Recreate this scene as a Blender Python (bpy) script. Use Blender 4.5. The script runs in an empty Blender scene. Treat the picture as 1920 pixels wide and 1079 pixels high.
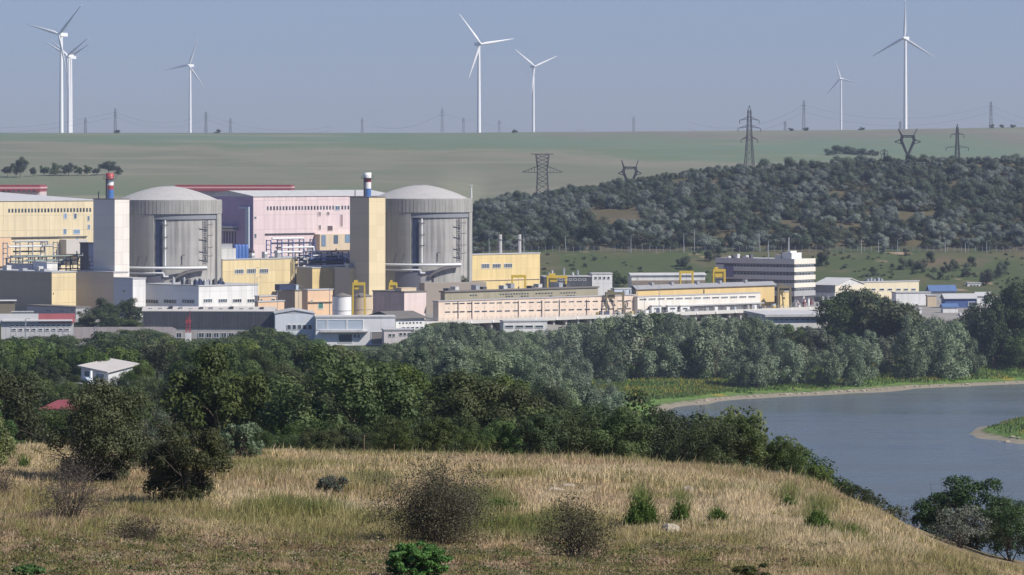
import bpy, math, random
import numpy as np
from mathutils import Vector, Matrix

# ---------------------------------------------------------------- camera, sky, sun, exposure
SC = bpy.context.scene
COL = SC.collection
F, HX, HY, CZ = 6700.0, 960.0, 320.0, 75.0        # focal length and horizon row of the photograph, eye height over the water
cd = bpy.data.cameras.new('camera')
cam = bpy.data.objects.new('camera', cd); COL.objects.link(cam)
cam.location = (0, 0, CZ); cam.rotation_euler = (math.radians(90), 0, 0)
cd.sensor_width = 36.0; cd.lens = F / 1920 * 36.0
cd.shift_y = -(539.5 - HY) / 1920.0
cd.clip_start = 1.0; cd.clip_end = 20000.0
SC.camera = cam

SUN_EL, SUN_AZ = math.radians(43), math.radians(-25)     # azimuth measured from +X, negative towards the camera
SDIR = Vector((math.cos(SUN_EL) * math.cos(SUN_AZ), math.cos(SUN_EL) * math.sin(SUN_AZ), math.sin(SUN_EL)))
wd = bpy.data.worlds.new('World'); SC.world = wd; wd.use_nodes = True
nt = wd.node_tree; bg = nt.nodes['Background']
sky = nt.nodes.new('ShaderNodeTexSky'); sky.sky_type = 'NISHITA'; sky.sun_disc = False
sky.sun_elevation = SUN_EL; sky.sun_rotation = math.atan2(SDIR.x, SDIR.y)
sky.altitude = 100; sky.air_density = 1.0; sky.dust_density = 0.3; sky.ozone_density = 8.0
tint = nt.nodes.new('ShaderNodeMix'); tint.data_type = 'RGBA'; tint.blend_type = 'MULTIPLY'; tint.inputs[0].default_value = 1.0
nt.links.new(sky.outputs['Color'], tint.inputs[6]); tint.inputs[7].default_value = (1.0, 0.955, 1.17, 1)
nt.links.new(tint.outputs[2], bg.inputs['Color']); bg.inputs['Strength'].default_value = 0.068
ld = bpy.data.lights.new('sun', 'SUN'); ld.energy = 4.9; ld.angle = math.radians(0.5); ld.color = (1.0, 0.95, 0.87)
sun = bpy.data.objects.new('sun', ld); COL.objects.link(sun)
sun.rotation_euler = SDIR.to_track_quat('Z', 'Y').to_euler(); sun.location = (300, -100, 400)
SC.view_settings.view_transform = 'Standard'; SC.view_settings.look = 'None'
SC.view_settings.exposure = 0.27; SC.view_settings.gamma = 1.0
SC.cycles.max_bounces = 6; SC.cycles.diffuse_bounces = 2; SC.cycles.glossy_bounces = 2
SC.cycles.transmission_bounces = 2; SC.cycles.volume_bounces = 0; SC.cycles.transparent_max_bounces = 4

rng = np.random.default_rng(11); random.seed(5)
def R(a): return math.radians(a)
def interp(x, pts):
    xs = [p[0] for p in pts]; ys = [p[1] for p in pts]
    return np.interp(x, xs, ys)

# ---------------------------------------------------------------- materials
MATS = {}
def nodes_of(name):
    m = bpy.data.materials.new(name); m.use_nodes = True
    t = m.node_tree; return m, t, t.nodes, t.links, t.nodes['Principled BSDF']
def mixc(t, fac, a, b, mode='MIX'):
    n = t.nodes.new('ShaderNodeMix'); n.data_type = 'RGBA'; n.blend_type = mode
    for sock, v in ((n.inputs[0], fac), (n.inputs[6], a), (n.inputs[7], b)):
        if hasattr(v, 'is_output'): t.links.new(v, sock)
        else: sock.default_value = v if not isinstance(v, tuple) or len(v) == 4 else (*v, 1)
    return n.outputs[2]
def math_(t, op, a, b=0.0, clamp=False):
    n = t.nodes.new('ShaderNodeMath'); n.operation = op; n.use_clamp = clamp
    for i, v in enumerate((a, b)):
        if hasattr(v, 'is_output'): t.links.new(v, n.inputs[i])
        else: n.inputs[i].default_value = v
    return n.outputs[0]
def noise(t, vec, scale, detail=4, rough=.55, stretch=None):
    if stretch:
        mp = t.nodes.new('ShaderNodeMapping'); mp.inputs['Scale'].default_value = stretch
        t.links.new(vec, mp.inputs['Vector']); vec = mp.outputs[0]
    n = t.nodes.new('ShaderNodeTexNoise'); n.inputs['Scale'].default_value = scale
    n.inputs['Detail'].default_value = detail; n.inputs['Roughness'].default_value = rough
    t.links.new(vec, n.inputs['Vector']); return n.outputs['Fac']
def ramp(t, fac, stops):
    r = t.nodes.new('ShaderNodeValToRGB'); e = r.color_ramp.elements
    e[0].position, e[0].color = stops[0][0], (*stops[0][1], 1)
    e[1].position, e[1].color = stops[1][0], (*stops[1][1], 1)
    for p, c in stops[2:]:
        k = e.new(p); k.color = (*c, 1)
    t.links.new(fac, r.inputs[0]); return r.outputs[0]
def maprange(t, v, a, b, c=0.0, d=1.0):
    n = t.nodes.new('ShaderNodeMapRange'); n.inputs[1].default_value = a; n.inputs[2].default_value = b
    n.inputs[3].default_value = c; n.inputs[4].default_value = d
    t.links.new(v, n.inputs[0]); return n.outputs[0]

def M(name, col, rough=.75, var=.12, scale=.35, panel=None, line=.72, metallic=0.0, streak=.0, vert=False):
    """painted or bare surface: blotchy weathering, optional panel joints, optional rain streaks"""
    if name in MATS: return MATS[name]
    m, t, N, L, b = nodes_of(name); MATS[name] = m
    b.inputs['Roughness'].default_value = rough; b.inputs['Metallic'].default_value = metallic
    tc = N.new('ShaderNodeTexCoord').outputs['Object']
    lo = tuple(c * (1 - var) for c in col); hi = tuple(min(1, c * (1 + var)) for c in col)
    c = mixc(t, noise(t, tc, scale), lo, hi)
    if streak:
        s = noise(t, tc, .55, 3, .6, (1, 1, .06))
        c = mixc(t, maprange(t, s, .42, .70, 0, streak), c, tuple(x * .45 for x in col))
    if panel:
        sp = N.new('ShaderNodeSeparateXYZ'); L.new(tc, sp.inputs[0])
        cb = N.new('ShaderNodeCombineXYZ')
        L.new(math_(t, 'ADD', sp.outputs[0], sp.outputs[1]), cb.inputs[0]); L.new(sp.outputs[2], cb.inputs[1])
        br = N.new('ShaderNodeTexBrick'); L.new(cb.outputs[0], br.inputs['Vector'])
        br.inputs['Scale'].default_value = 1; br.inputs['Brick Width'].default_value = panel[0]
        br.inputs['Row Height'].default_value = panel[1]; br.inputs['Mortar Size'].default_value = panel[2] if len(panel) > 2 else .12
        br.inputs['Mortar Smooth'].default_value = .3; br.offset = 0
        br.inputs['Color1'].default_value = (1, 1, 1, 1); br.inputs['Color2'].default_value = (.9, .9, .9, 1)
        br.inputs['Mortar'].default_value = (line, line, line, 1)
        c = mixc(t, 1.0, c, br.outputs['Color'], 'MULTIPLY')
    L.new(c, b.inputs['Base Color'])
    return m
def Mglass(name, col=(.02, .03, .04)):
    if name in MATS: return MATS[name]
    m, t, N, L, b = nodes_of(name); MATS[name] = m
    b.inputs['Roughness'].default_value = .18
    oi = N.new('ShaderNodeObjectInfo')
    L.new(mixc(t, oi.outputs['Random'], col, tuple(x * 3 + .02 for x in col)), b.inputs['Base Color'])
    return m
def Mleaf(name, a, b_, tr=.3, rough=.6, hue=.04):
    """leaf: two colours mixed leaf by leaf (attribute tint) with per plant variation and some light through"""
    if name in MATS: return MATS[name]
    m, t, N, L, b = nodes_of(name); MATS[name] = m
    at = N.new('ShaderNodeAttribute'); at.attribute_name = 'tint'
    oi = N.new('ShaderNodeObjectInfo')
    c = mixc(t, at.outputs['Fac'], a, b_)
    hs = N.new('ShaderNodeHueSaturation'); L.new(c, hs.inputs['Color'])
    L.new(maprange(t, oi.outputs['Random'], 0, 1, .5 - hue, .5 + hue), hs.inputs['Hue'])
    r2 = math_(t, 'FRACT', math_(t, 'MULTIPLY', oi.outputs['Random'], 7.31))
    L.new(maprange(t, r2, 0, 1, .62, 1.38), hs.inputs['Value'])
    r3 = math_(t, 'FRACT', math_(t, 'MULTIPLY', oi.outputs['Random'], 3.77))
    L.new(maprange(t, r3, 0, 1, .75, 1.1), hs.inputs['Saturation'])
    c = hs.outputs[0]
    L.new(c, b.inputs['Base Color']); b.inputs['Roughness'].default_value = rough
    b.inputs['Specular IOR Level'].default_value = .25
    tl = N.new('ShaderNodeBsdfTranslucent'); L.new(c, tl.inputs['Color'])
    mx = N.new('ShaderNodeMixShader'); mx.inputs[0].default_value = tr
    L.new(b.outputs[0], mx.inputs[1]); L.new(tl.outputs[0], mx.inputs[2])
    L.new(mx.outputs[0], N['Material Output'].inputs['Surface'])
    return m

# ---------------------------------------------------------------- mesh helpers
def link(name, me, parent=None, loc=None):
    o = bpy.data.objects.new(name, me); COL.objects.link(o)
    if parent is not None: o.parent = parent
    if loc is not None: o.location = loc
    return o
def tag(o, label, cat, group=None, kind=None):
    if label: o['label'] = label
    if cat: o['category'] = cat
    if group: o['group'] = group
    if kind: o['kind'] = kind
    return o
def empty(name, loc, label, cat, group=None, rz=0.0):
    o = bpy.data.objects.new(name, None); COL.objects.link(o)
    o.location = loc; o.rotation_euler = (0, 0, rz); o.empty_display_size = 1
    return tag(o, label, cat, group)
class MB:
    """collects boxes, bars and tubes for one mesh"""
    def __init__(s): s.v, s.f, s.m, s.sm = [], [], [], []
    def add(s, vs, fs, mi=0, smooth=False):
        k = len(s.v); s.v += [tuple(v) for v in vs]
        for f in fs: s.f.append(tuple(i + k for i in f)); s.m.append(mi); s.sm.append(smooth)
        return s
    def box(s, x0, x1, y0, y1, z0, z1, mi=0):
        vs = [(x0, y0, z0), (x1, y0, z0), (x1, y1, z0), (x0, y1, z0), (x0, y0, z1), (x1, y0, z1), (x1, y1, z1), (x0, y1, z1)]
        return s.add(vs, [(0, 3, 2, 1), (4, 5, 6, 7), (0, 1, 5, 4), (1, 2, 6, 5), (2, 3, 7, 6), (3, 0, 4, 7)], mi)
    def tube(s, p, q, r0, r1=None, n=8, mi=0, cap=True, smooth=True):
        r1 = r0 if r1 is None else r1
        p, q = Vector(p), Vector(q); d = (q - p)
        if d.length < 1e-6: return s
        d.normalize(); a = d.orthogonal().normalized(); b = d.cross(a)
        vs = []
        for c, r in ((p, r0), (q, r1)):
            for i in range(n):
                t = 2 * math.pi * i / n
                vs.append(c + (a * math.cos(t) + b * math.sin(t)) * r)
        fs = [(i, (i + 1) % n, n + (i + 1) % n, n + i) for i in range(n)]
        s.add(vs, fs, mi, smooth and n > 4)
        if cap: s.add(vs, [tuple(range(n))[::-1], tuple(range(n, 2 * n))], mi)
        return s
    def bar(s, p, q, w, mi=0): return s.tube(p, q, w * .6, None, 4, mi, True, False)
    def path(s, pts, r, n=6, mi=0):
        for a, b in zip(pts[:-1], pts[1:]): s.tube(a, b, r, r, n, mi)
        return s
    def lathe(s, prof, n=48, mi=0, smooth=True, a0=0.0, a1=2 * math.pi):
        k = n if abs(a1 - a0 - 2 * math.pi) < 1e-6 else n + 1
        vs = [(r * math.cos(a0 + (a1 - a0) * i / n), r * math.sin(a0 + (a1 - a0) * i / n), z) for r, z in prof for i in range(k)]
        fs = []
        for j in range(len(prof) - 1):
            for i in range(n):
                i2 = (i + 1) % k
                fs.append((j * k + i, j * k + i2, (j + 1) * k + i2, (j + 1) * k + i))
        return s.add(vs, fs, mi, smooth)
    def build(s, name, mats, parent=None, loc=None):
        me = bpy.data.meshes.new(name); me.from_pydata(s.v, [], s.f)
        for m in (mats if isinstance(mats, (list, tuple)) else [mats]): me.materials.append(m)
        me.polygons.foreach_set('material_index', s.m); me.polygons.foreach_set('use_smooth', s.sm); me.update()
        return link(name, me, parent, loc)
def np_mesh(name, verts, quads, mat, tint=None, tris=False, colors=None):
    me = bpy.data.meshes.new(name); k = 3 if tris else 4
    nv, nf = len(verts), len(quads)
    me.vertices.add(nv); me.vertices.foreach_set('co', np.ascontiguousarray(verts, np.float32).ravel())
    me.loops.add(nf * k); me.loops.foreach_set('vertex_index', np.ascontiguousarray(quads, np.int32).ravel())
    me.polygons.add(nf); me.polygons.foreach_set('loop_start', np.arange(0, nf * k, k, dtype=np.int32))
    if tint is not None:
        a = me.attributes.new('tint', 'FLOAT', 'FACE'); a.data.foreach_set('value', np.ascontiguousarray(tint, np.float32))
    if colors is not None:
        a = me.attributes.new('blade', 'FLOAT_COLOR', 'FACE')
        a.data.foreach_set('color', np.ascontiguousarray(np.c_[colors, np.ones(len(colors))], np.float32).ravel())
    me.materials.append(mat); me.update(calc_edges=True)
    return me

# ---------------------------------------------------------------- the lie of the land
CREST = [(-700, 817), (0, 845), (120, 847), (300, 857), (500, 857), (700, 866), (900, 871), (1050, 875), (1200, 881), (1300, 887), (1400, 897),
         (1480, 910), (1550, 931), (1600, 958), (1650, 980), (1700, 1013), (1750, 1037), (1800, 1058), (1850, 1078), (1920, 1096), (2100, 1135), (2700, 1230)]
def crest_z(px): return CZ - (interp(px, CREST) - HY) * 170 / F
RIDGE = [(-700, 249), (0, 249.5), (250, 250.5), (450, 252), (700, 250.5), (900, 249), (1100, 247.5), (1300, 246.5), (1450, 245), (1600, 244), (1700, 243), (1800, 241), (1920, 238.5), (2700, 230)]
HILLTOP = [(860, 392), (900, 388), (950, 382), (1000, 374), (1060, 366), (1150, 354), (1230, 343), (1310, 330), (1400, 324), (1500, 317), (1600, 312), (1760, 309), (1920, 306), (2700, 298)]
def ridge(px, D): return CZ + (HY - interp(px, RIDGE)) * D / F
def behind(px):
    zt = CZ + (HY - interp(px, HILLTOP)) * 2150 / F
    return [(1640, 16.2), (1700, 21), (1745, 27), (1790, 34), (1900, 34 + .36 * (zt - 34)), (2030, 34 + .72 * (zt - 34)), (2150, zt), (2230, zt - 1), (2420, min(zt - 8, 62)), (3000, 84), (3600, float(ridge(px, 3600)))]
def quay_d(px):
    """distance at which column px meets the outer edge of the quay"""
    t = (px - HX) / F; u = (math.cos(math.radians(43)), math.sin(math.radians(43))); x0 = (792 - HX) / F * 1383
    return 1383 + u[1] * (t * 1383 - x0) / (u[0] - t * u[1])
def shelf(px): d = quay_d(px); return [(1300, 8.5), (1350, 10), (d + 2, 11), (d + 12.5, 11.5), (d + 13.5, 16)]
LEFT = [(300, 48), (400, 44), (500, 40), (700, 33), (850, 26), (1000, 18), (1150, 10), (1300, 9), (1345, 10), (1388, 16), (1650, 16)]
PROF = {
    -900: LEFT + [(1720, 18), (2000, 32), (2400, 56), (3000, 83), (3600, float(ridge(-700, 3600)))],
    0: LEFT + [(1720, 18), (2000, 32), (2400, 56), (3000, 83), (3600, float(ridge(0, 3600)))],
    830: LEFT + [(1720, 18), (2000, 32), (2400, 56), (3000, 83), (3600, float(ridge(830, 3600)))],
    905: LEFT[:7] + shelf(905) + behind(905),
    1150: [(300, 43), (400, 37), (500, 31), (700, 21), (850, 13), (1000, 7), (1100, 3.5), (1160, 2), (1230, 4)] + shelf(1150) + behind(1150),
    1250: [(300, 39), (400, 29), (500, 21), (700, 10), (850, 5), (950, 1.5), (1000, -.5), (1090, -.8), (1128, .4), (1170, 2), (1230, 4)] + shelf(1250) + behind(1250),
    1300: [(300, 37), (400, 26), (500, 18), (700, 7), (850, 2), (900, -1), (1130, -1.2), (1146, .4), (1180, 2), (1230, 4)] + shelf(1300) + behind(1300),
    1400: [(300, 33), (400, 21), (500, 13), (700, 4), (780, 1), (810, -1), (1160, -1.2), (1177, .4), (1205, 2), (1240, 4)] + shelf(1400) + behind(1400),
    1535: [(300, 29), (400, 17), (500, 9), (700, 1.5), (720, -1.2), (1178, -1.2), (1195, .4), (1222, 2), (1250, 4)] + shelf(1535) + behind(1535),
    1600: [(300, 27), (400, 15), (500, 6), (640, .8), (670, -1.2), (1190, -1.2), (1207, .4), (1235, 2), (1260, 4), (1310, 9), (1360, 12), (1395, 16)] + behind(1600),
    1800: [(300, 24), (400, 11), (500, 2), (540, -1.2), (1228, -1.2), (1243, .4), (1262, 2), (1285, 4), (1330, 9), (1365, 12), (1395, 16)] + behind(1800),
    1812: [(300, 24), (400, 11), (500, 2), (540, -1.2), (1014, -.4), (1018, .02), (1022, -.4), (1230, -1.2), (1245, .4), (1264, 2), (1287, 4), (1330, 9), (1365, 12), (1395, 16)] + behind(1812),
    1860: [(300, 24), (400, 11), (500, 2), (540, -1.2), (990, -.8), (1000, .5), (1022, 1.5), (1044, .5), (1052, -.8), (1238, -1.2), (1252, .4), (1268, 2), (1289, 4), (1330, 9), (1365, 12), (1395, 16)] + behind(1860),
    1920: [(300, 24), (400, 11), (500, 2), (540, -1.2), (972, -1), (984, .7), (1010, 3), (1050, 2.5), (1068, .4), (1076, -1), (1246, -1.2), (1259, .4), (1272, 2), (1290, 4), (1330, 9), (1365, 12), (1395, 16)] + behind(1920),
    2700: [(300, 24), (400, 11), (500, 2), (540, -1.2), (930, -1), (944, 1), (1010, 5), (1080, 4), (1110, .4), (1120, -1), (1270, -1.2), (1280, .4), (1290, 2), (1300, 4), (1330, 9), (1365, 12), (1395, 16)] + behind(2700)}
PK = sorted(PROF)
def bumps(X, Y, s, a):
    return a * (np.sin(X / s + 1.3) * np.cos(Y / s * .8 + .4) + .6 * np.sin(X / s * 2.3 + Y / s * 1.7) + .35 * np.cos(X / s * 4.9 - Y / s * 4.1 + 2))
def ground(X, Y):
    X = np.asarray(X, float); Y = np.asarray(Y, float)
    X, Y = np.broadcast_arrays(X, Y)
    px = HX + X / np.maximum(Y, 1) * F
    zc = crest_z(HX + X / 170 * F)
    near = zc + (170 - Y) * .044 + bumps(X, Y, 4.2, .10) + bumps(X + 7, Y, 11, .16)
    rows = np.stack([np.interp(Y, [200, 245] + [d for d, _ in PROF[k]] + [9500], [0, 0] + [z for _, z in PROF[k]] + [float(ridge(k, 9500)) - 3]) for k in PK])
    idx = np.clip(np.searchsorted(PK, px) - 1, 0, len(PK) - 2)
    k0 = np.take(PK, idx); k1 = np.take(PK, idx + 1)
    t = np.clip((px - k0) / (k1 - k0), 0, 1)
    far = np.take_along_axis(rows, idx[None], 0)[0] * (1 - t) + np.take_along_axis(rows, idx[None] + 1, 0)[0] * t
    cz = crest_z(px)
    h300 = np.interp(px, PK, [np.interp(300, [d for d, _ in PROF[k]], [z for _, z in PROF[k]]) for k in PK])
    mid = np.where(Y < 200, cz - (Y - 170) / 30 * 2.2, (cz - 2.2) * (300 - Y) / 100 + h300 * (Y - 200) / 100)
    z = np.where(Y <= 170, near, np.where(Y < 300, mid, far))
    rough = np.where((Y > 230) & (Y < 1385), bumps(X, Y, 37, .25), 0) * np.clip(z / 6, 0, 1)
    rough = rough + np.where(Y > 1680, bumps(X, Y, 60, .5) * np.clip((Y - 1680) / 200, 0, 1) * np.clip((3500 - Y) / 400, 0, 1), 0)
    return z + rough
def gz(x, y): return float(ground(x, y))
def at(px, D, z=None):
    x = (px - HX) / F * D
    return Vector((x, D, gz(x, D) if z is None else z))
def hit(px, py, d0=60.0, d1=300.0):
    """where the line of sight through a photo point meets the ground"""
    D = np.linspace(d0, d1, 3000); x = (px - HX) / F * D
    s = CZ + (HY - py) / F * D - ground(x, D)
    k = np.argmax(s <= 0)
    return at(px, float(D[k]))
def zat(py, D): return CZ + (HY - py) / F * D
# ---------------------------------------------------------------- ground, water, haze box
def ground_material(name, build):
    m, t, N, L, b = nodes_of(name)
    b.inputs['Roughness'].default_value = .95; b.inputs['Specular IOR Level'].default_value = .1
    pos = N.new('ShaderNodeNewGeometry').outputs['Position']
    sp = N.new('ShaderNodeSeparateXYZ'); L.new(pos, sp.inputs[0])
    L.new(build(t, pos, sp.outputs[0], sp.outputs[1], sp.outputs[2]), b.inputs['Base Color'])
    return m
def g_hill(t, p, x, y, z):
    a = noise(t, p, .35, 5); b = noise(t, p, 1.7, 4); d = noise(t, p, .9, 4)
    c = mixc(t, a, (.15, .105, .06), (.26, .20, .12))
    c = mixc(t, maprange(t, b, .48, .62), c, (.085, .085, .03))
    return mixc(t, maprange(t, d, .60, .68), c, (.36, .30, .22))
def g_wood(t, p, x, y, z):
    n1 = noise(t, p, .06, 5); n2 = noise(t, p, .5, 4)
    grass = mixc(t, n2, (.085, .15, .035), (.14, .21, .055))
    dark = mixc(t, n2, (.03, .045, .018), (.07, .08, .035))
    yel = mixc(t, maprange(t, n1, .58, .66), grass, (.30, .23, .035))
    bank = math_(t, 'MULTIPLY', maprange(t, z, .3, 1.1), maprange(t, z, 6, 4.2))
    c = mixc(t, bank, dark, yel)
    sand = mixc(t, n2, (.17, .15, .11), (.33, .29, .22))
    edge = math_(t, 'ADD', z, math_(t, 'MULTIPLY', n2, -.9))
    return mixc(t, maprange(t, edge, .42, .12), c, sand)
def g_yard(t, p, x, y, z):
    n = noise(t, p, .08, 5)
    return mixc(t, n, (.20, .19, .17), (.34, .32, .29))
def g_slope(t, p, x, y, z):
    n1 = noise(t, p, .018, 5, .6); n2 = noise(t, p, .25, 4)
    g = mixc(t, n2, (.05, .072, .030), (.09, .112, .048))
    g = mixc(t, maprange(t, y, 1796, 1815), g, mixc(t, n2, (.075, .07, .035), (.14, .115, .065)))
    br = mixc(t, n2, (.10, .085, .05), (.17, .135, .085))
    c = mixc(t, maprange(t, n1, .50, .66), g, br)
    n3 = noise(t, p, .03, 3)
    return mixc(t, maprange(t, n3, .64, .70), c, (.33, .24, .16))
def g_field(t, p, x, y, z):
    n1 = noise(t, p, .0060, 5, .6, (1, .40, 1)); n2 = noise(t, p, .02, 4)
    yy = math_(t, 'ADD', y, math_(t, 'MULTIPLY', n1, 950))
    yy = math_(t, 'ADD', yy, math_(t, 'MULTIPLY', x, .65))
    c = ramp(t, maprange(t, yy, 2700, 4250), [(0, (0.140, 0.168, 0.102)), (.16, (0.157, 0.174, 0.108)), (.30, (0.196, 0.192, 0.138)), (.42, (0.174, 0.180, 0.126)), (.52, (0.224, 0.210, 0.156)),
                                             (.60, (0.146, 0.180, 0.114)), (.72, (0.140, 0.192, 0.132)), (.84, (0.157, 0.192, 0.132)), (.93, (0.190, 0.174, 0.150)), (1.0, (0.196, 0.198, 0.150))])
    c = mixc(t, maprange(t, noise(t, p, .012, 3, .5, (.35, 1, 1)), .56, .68, 0, .65), c, (.27, .24, .18))
    return mixc(t, maprange(t, n2, .3, .8, 0, .35), c, (.10, .13, .06))
GM = [ground_material(n, f) for n, f in (('dry_hill', g_hill), ('wood_floor', g_wood), ('yard', g_yard), ('slope', g_slope), ('field', g_field))]
def land():
    pxs = np.r_[np.arange(-1400, -200, 100), np.arange(-200, 2120, 14.5), np.arange(2120, 3400, 100)]
    Ds = np.r_[np.arange(20, 60, 5), np.arange(60, 176, 1.2), np.arange(176, 300, 4), np.arange(300, 960, 11), np.arange(960, 1420, 3.5), np.arange(1420, 1700, 10), np.arange(1700, 2450, 12), np.arange(2450, 3700, 25), np.geomspace(3700, 9400, 30)]
    PX, D = np.meshgrid(pxs, Ds)
    X = (PX - HX) / F * np.maximum(D, 1); 
    near = np.clip((D - 20) / 80, 0, 1); X = np.where(D < 100, (PX - HX) / F * (D * near + 100 * (1 - near)), X)
    Z = ground(X, D)
    V = np.stack([X, D, Z], -1).reshape(-1, 3); n, m = PX.shape
    i = np.arange(n - 1)[:, None] * m + np.arange(m - 1)[None]
    Q = np.stack([i, i + 1, i + m + 1, i + m], -1).reshape(-1, 4)
    me = np_mesh('ground', V, Q, GM[0])
    for g in GM[1:]: me.materials.append(g)
    dc = np.repeat((Ds[:-1] + Ds[1:]) / 2, m - 1)
    me.polygons.foreach_set('material_index', np.digitize(dc, [232, 1392, 1655, 2330]).astype(np.int32))
    me.polygons.foreach_set('use_smooth', np.ones(len(Q), bool)); me.update()
    tag(link('ground', me), None, None, kind='structure')
land()
def water():
    m, t, N, L, b = nodes_of('river_water')
    b.inputs['Base Color'].default_value = (.115, .135, .14, 1); b.inputs['Roughness'].default_value = .16
    b.inputs['IOR'].default_value = 1.33
    pos = N.new('ShaderNodeNewGeometry').outputs['Position']
    a = noise(t, pos, .50, 5, .65, (.30, 1, 1)); a2 = noise(t, pos, .09, 3, .6, (.25, 1, 1)); c = noise(t, pos, .016, 4, .6, (.35, 1.5, 1))
    bp = N.new('ShaderNodeBump'); bp.inputs['Distance'].default_value = 1.0
    L.new(maprange(t, c, .38, .62, .18, .80), bp.inputs['Strength'])
    L.new(math_(t, 'ADD', a, math_(t, 'MULTIPLY', a2, 1.6)), bp.inputs['Height']); L.new(bp.outputs[0], b.inputs['Normal'])
    L.new(maprange(t, c, .4, .6, .14, .34), b.inputs['Roughness'])
    mb = MB(); mb.add([(-60, 480, 0), (700, 480, 0), (700, 1330, 0), (-60, 1330, 0)], [(0, 1, 2, 3)])
    tag(mb.build('water', m), None, None, kind='structure')
water()
def haze():
    m = bpy.data.materials.new('haze_air'); m.use_nodes = True; t = m.node_tree; t.nodes.clear()
    o = t.nodes.new('ShaderNodeOutputMaterial'); v = t.nodes.new('ShaderNodeVolumePrincipled')
    v.inputs['Color'].default_value = (.70, .80, 1.0, 1); v.inputs['Density'].default_value = HAZE; v.inputs['Anisotropy'].default_value = .2
    t.links.new(v.outputs[0], o.inputs['Volume'])
    mb = MB(); mb.box(-4200, 4200, -30, 9600, -4, 420)
    tag(mb.build('haze', m), None, None, kind='stuff')
HAZE = 7.0e-5
haze()
# ---------------------------------------------------------------- foliage
def leaf_quads(C, Nn, S, g, aspect=.62):
    n = len(C)
    Nn = Nn / np.maximum(np.linalg.norm(Nn, axis=1, keepdims=True), 1e-6)
    r = g.normal(size=(n, 3)); t = np.cross(Nn, r); t /= np.maximum(np.linalg.norm(t, axis=1, keepdims=True), 1e-6)
    b = np.cross(Nn, t); S = S[:, None] * .5
    V = np.stack([C - t * S, C - b * S * aspect, C + t * S, C + b * S * aspect], 1).reshape(-1, 3)
    Q = np.arange(n * 4).reshape(n, 4)
    return V, Q
def crown_arrays(seed, rx, rz, zc, nclump=16, nleaf=2600, leaf=.55, lump=.42, jit=.38, droop=0.0, top=1.0, holes=.25, low=-.75):
    """leaf clumps spread through an uneven crown: each clump carries leaves on its outer shell"""
    g = np.random.default_rng(seed)
    P = []
    while len(P) < nclump:
        u = g.uniform(-1, 1, 3)
        d = np.linalg.norm(u)
        if d > 1 or d < .25 or u[2] < low: continue
        if any(np.linalg.norm(u - q) < lump * .62 for q in P) and g.random() < .8: continue
        P.append(u)
    P = np.array(P); cr = lump * g.uniform(.7, 1.25, nclump)
    w = cr ** 2; k = g.choice(nclump, nleaf, p=w / w.sum())
    d = g.normal(size=(nleaf, 3)); d /= np.linalg.norm(d, axis=1, keepdims=True)
    d[:, 2] = np.where((d[:, 2] < -.35) & (g.random(nleaf) < .6), -d[:, 2], d[:, 2])
    rr = g.beta(5, 1.3, nleaf) * (1 + g.normal(0, .10, nleaf))
    U = P[k] + d * (cr[k] * rr)[:, None]
    keep = g.random(nleaf) > holes * (np.sin(U[:, 0] * 9 + seed) * np.sin(U[:, 1] * 8) * np.sin(U[:, 2] * 10 + 1) > .15)
    U, d, k = U[keep], d[keep], k[keep]
    C = np.stack([U[:, 0] * rx, U[:, 1] * rx, zc + U[:, 2] * rz * np.where(U[:, 2] > 0, top, 1)], 1)
    if droop: C[:, 2] -= droop * (U[:, 0] ** 2 + U[:, 1] ** 2) * rz * g.uniform(.4, 1.2, len(C))
    nn = d + g.normal(0, jit, d.shape) + np.array([0, 0, .2])
    S = leaf * g.uniform(.55, 1.35, len(C))
    tint = np.clip(g.random(nclump)[k] * .55 + g.random(len(C)) * .45, 0, 1)
    V, Q = leaf_quads(C, nn, S, g)
    return V, Q, tint
def trunk_mesh(seed, h, r, spread, mat, n=5, fork=.35):
    g = np.random.default_rng(seed); mb = MB()
    top = Vector((g.normal(0, .04) * h, g.normal(0, .04) * h, h * .8)); bend = top * .5 + Vector((g.normal(0, .05) * h, g.normal(0, .05) * h, 0))
    mb.tube((0, 0, -.6), bend, r, r * .7, 7); mb.tube(bend, top, r * .7, r * .2, 7)
    for i in range(n):
        a = 2 * math.pi * (i + g.random() * .6) / n; z = h * g.uniform(fork, .7)
        s = bend * (z / bend.z) if z < bend.z else bend.lerp(top, min(1, (z - bend.z) / max(.1, top.z - bend.z)))
        e = s + Vector((math.cos(a) * spread * g.uniform(.5, .9), math.sin(a) * spread * g.uniform(.5, .9), h * g.uniform(.12, .3)))
        mid = s.lerp(e, .5) + Vector((0, 0, h * .04))
        mb.tube(s, mid, r * .42, r * .28, 5); mb.tube(mid, e, r * .28, r * .1, 5)
    me = mb.build('trunk', mat); d = me.data; bpy.data.objects.remove(me); return d
BARK = M('bark', (.10, .075, .055), .9)
LF = {'dark': Mleaf('leaf_dark', (.030, .052, .012), (.086, .118, .030), .25, .6, .025),
      'mid': Mleaf('leaf_mid', (.050, .082, .018), (.125, .165, .045), .3, .6, .03),
      'willow': Mleaf('leaf_willow', (.105, .150, .080), (.245, .295, .175), .3, .55, .02),
      'shrub': Mleaf('leaf_shrub', (.035, .055, .028), (.10, .12, .065), .25, .6, .05),
      'olive': Mleaf('leaf_scrub', (.06, .066, .030), (.13, .128, .065), .2, .7, .03),
      'silver': Mleaf('leaf_silver', (.11, .14, .115), (.24, .27, .215), .25, .6, .02)}
KINDS_ = {}
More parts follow.
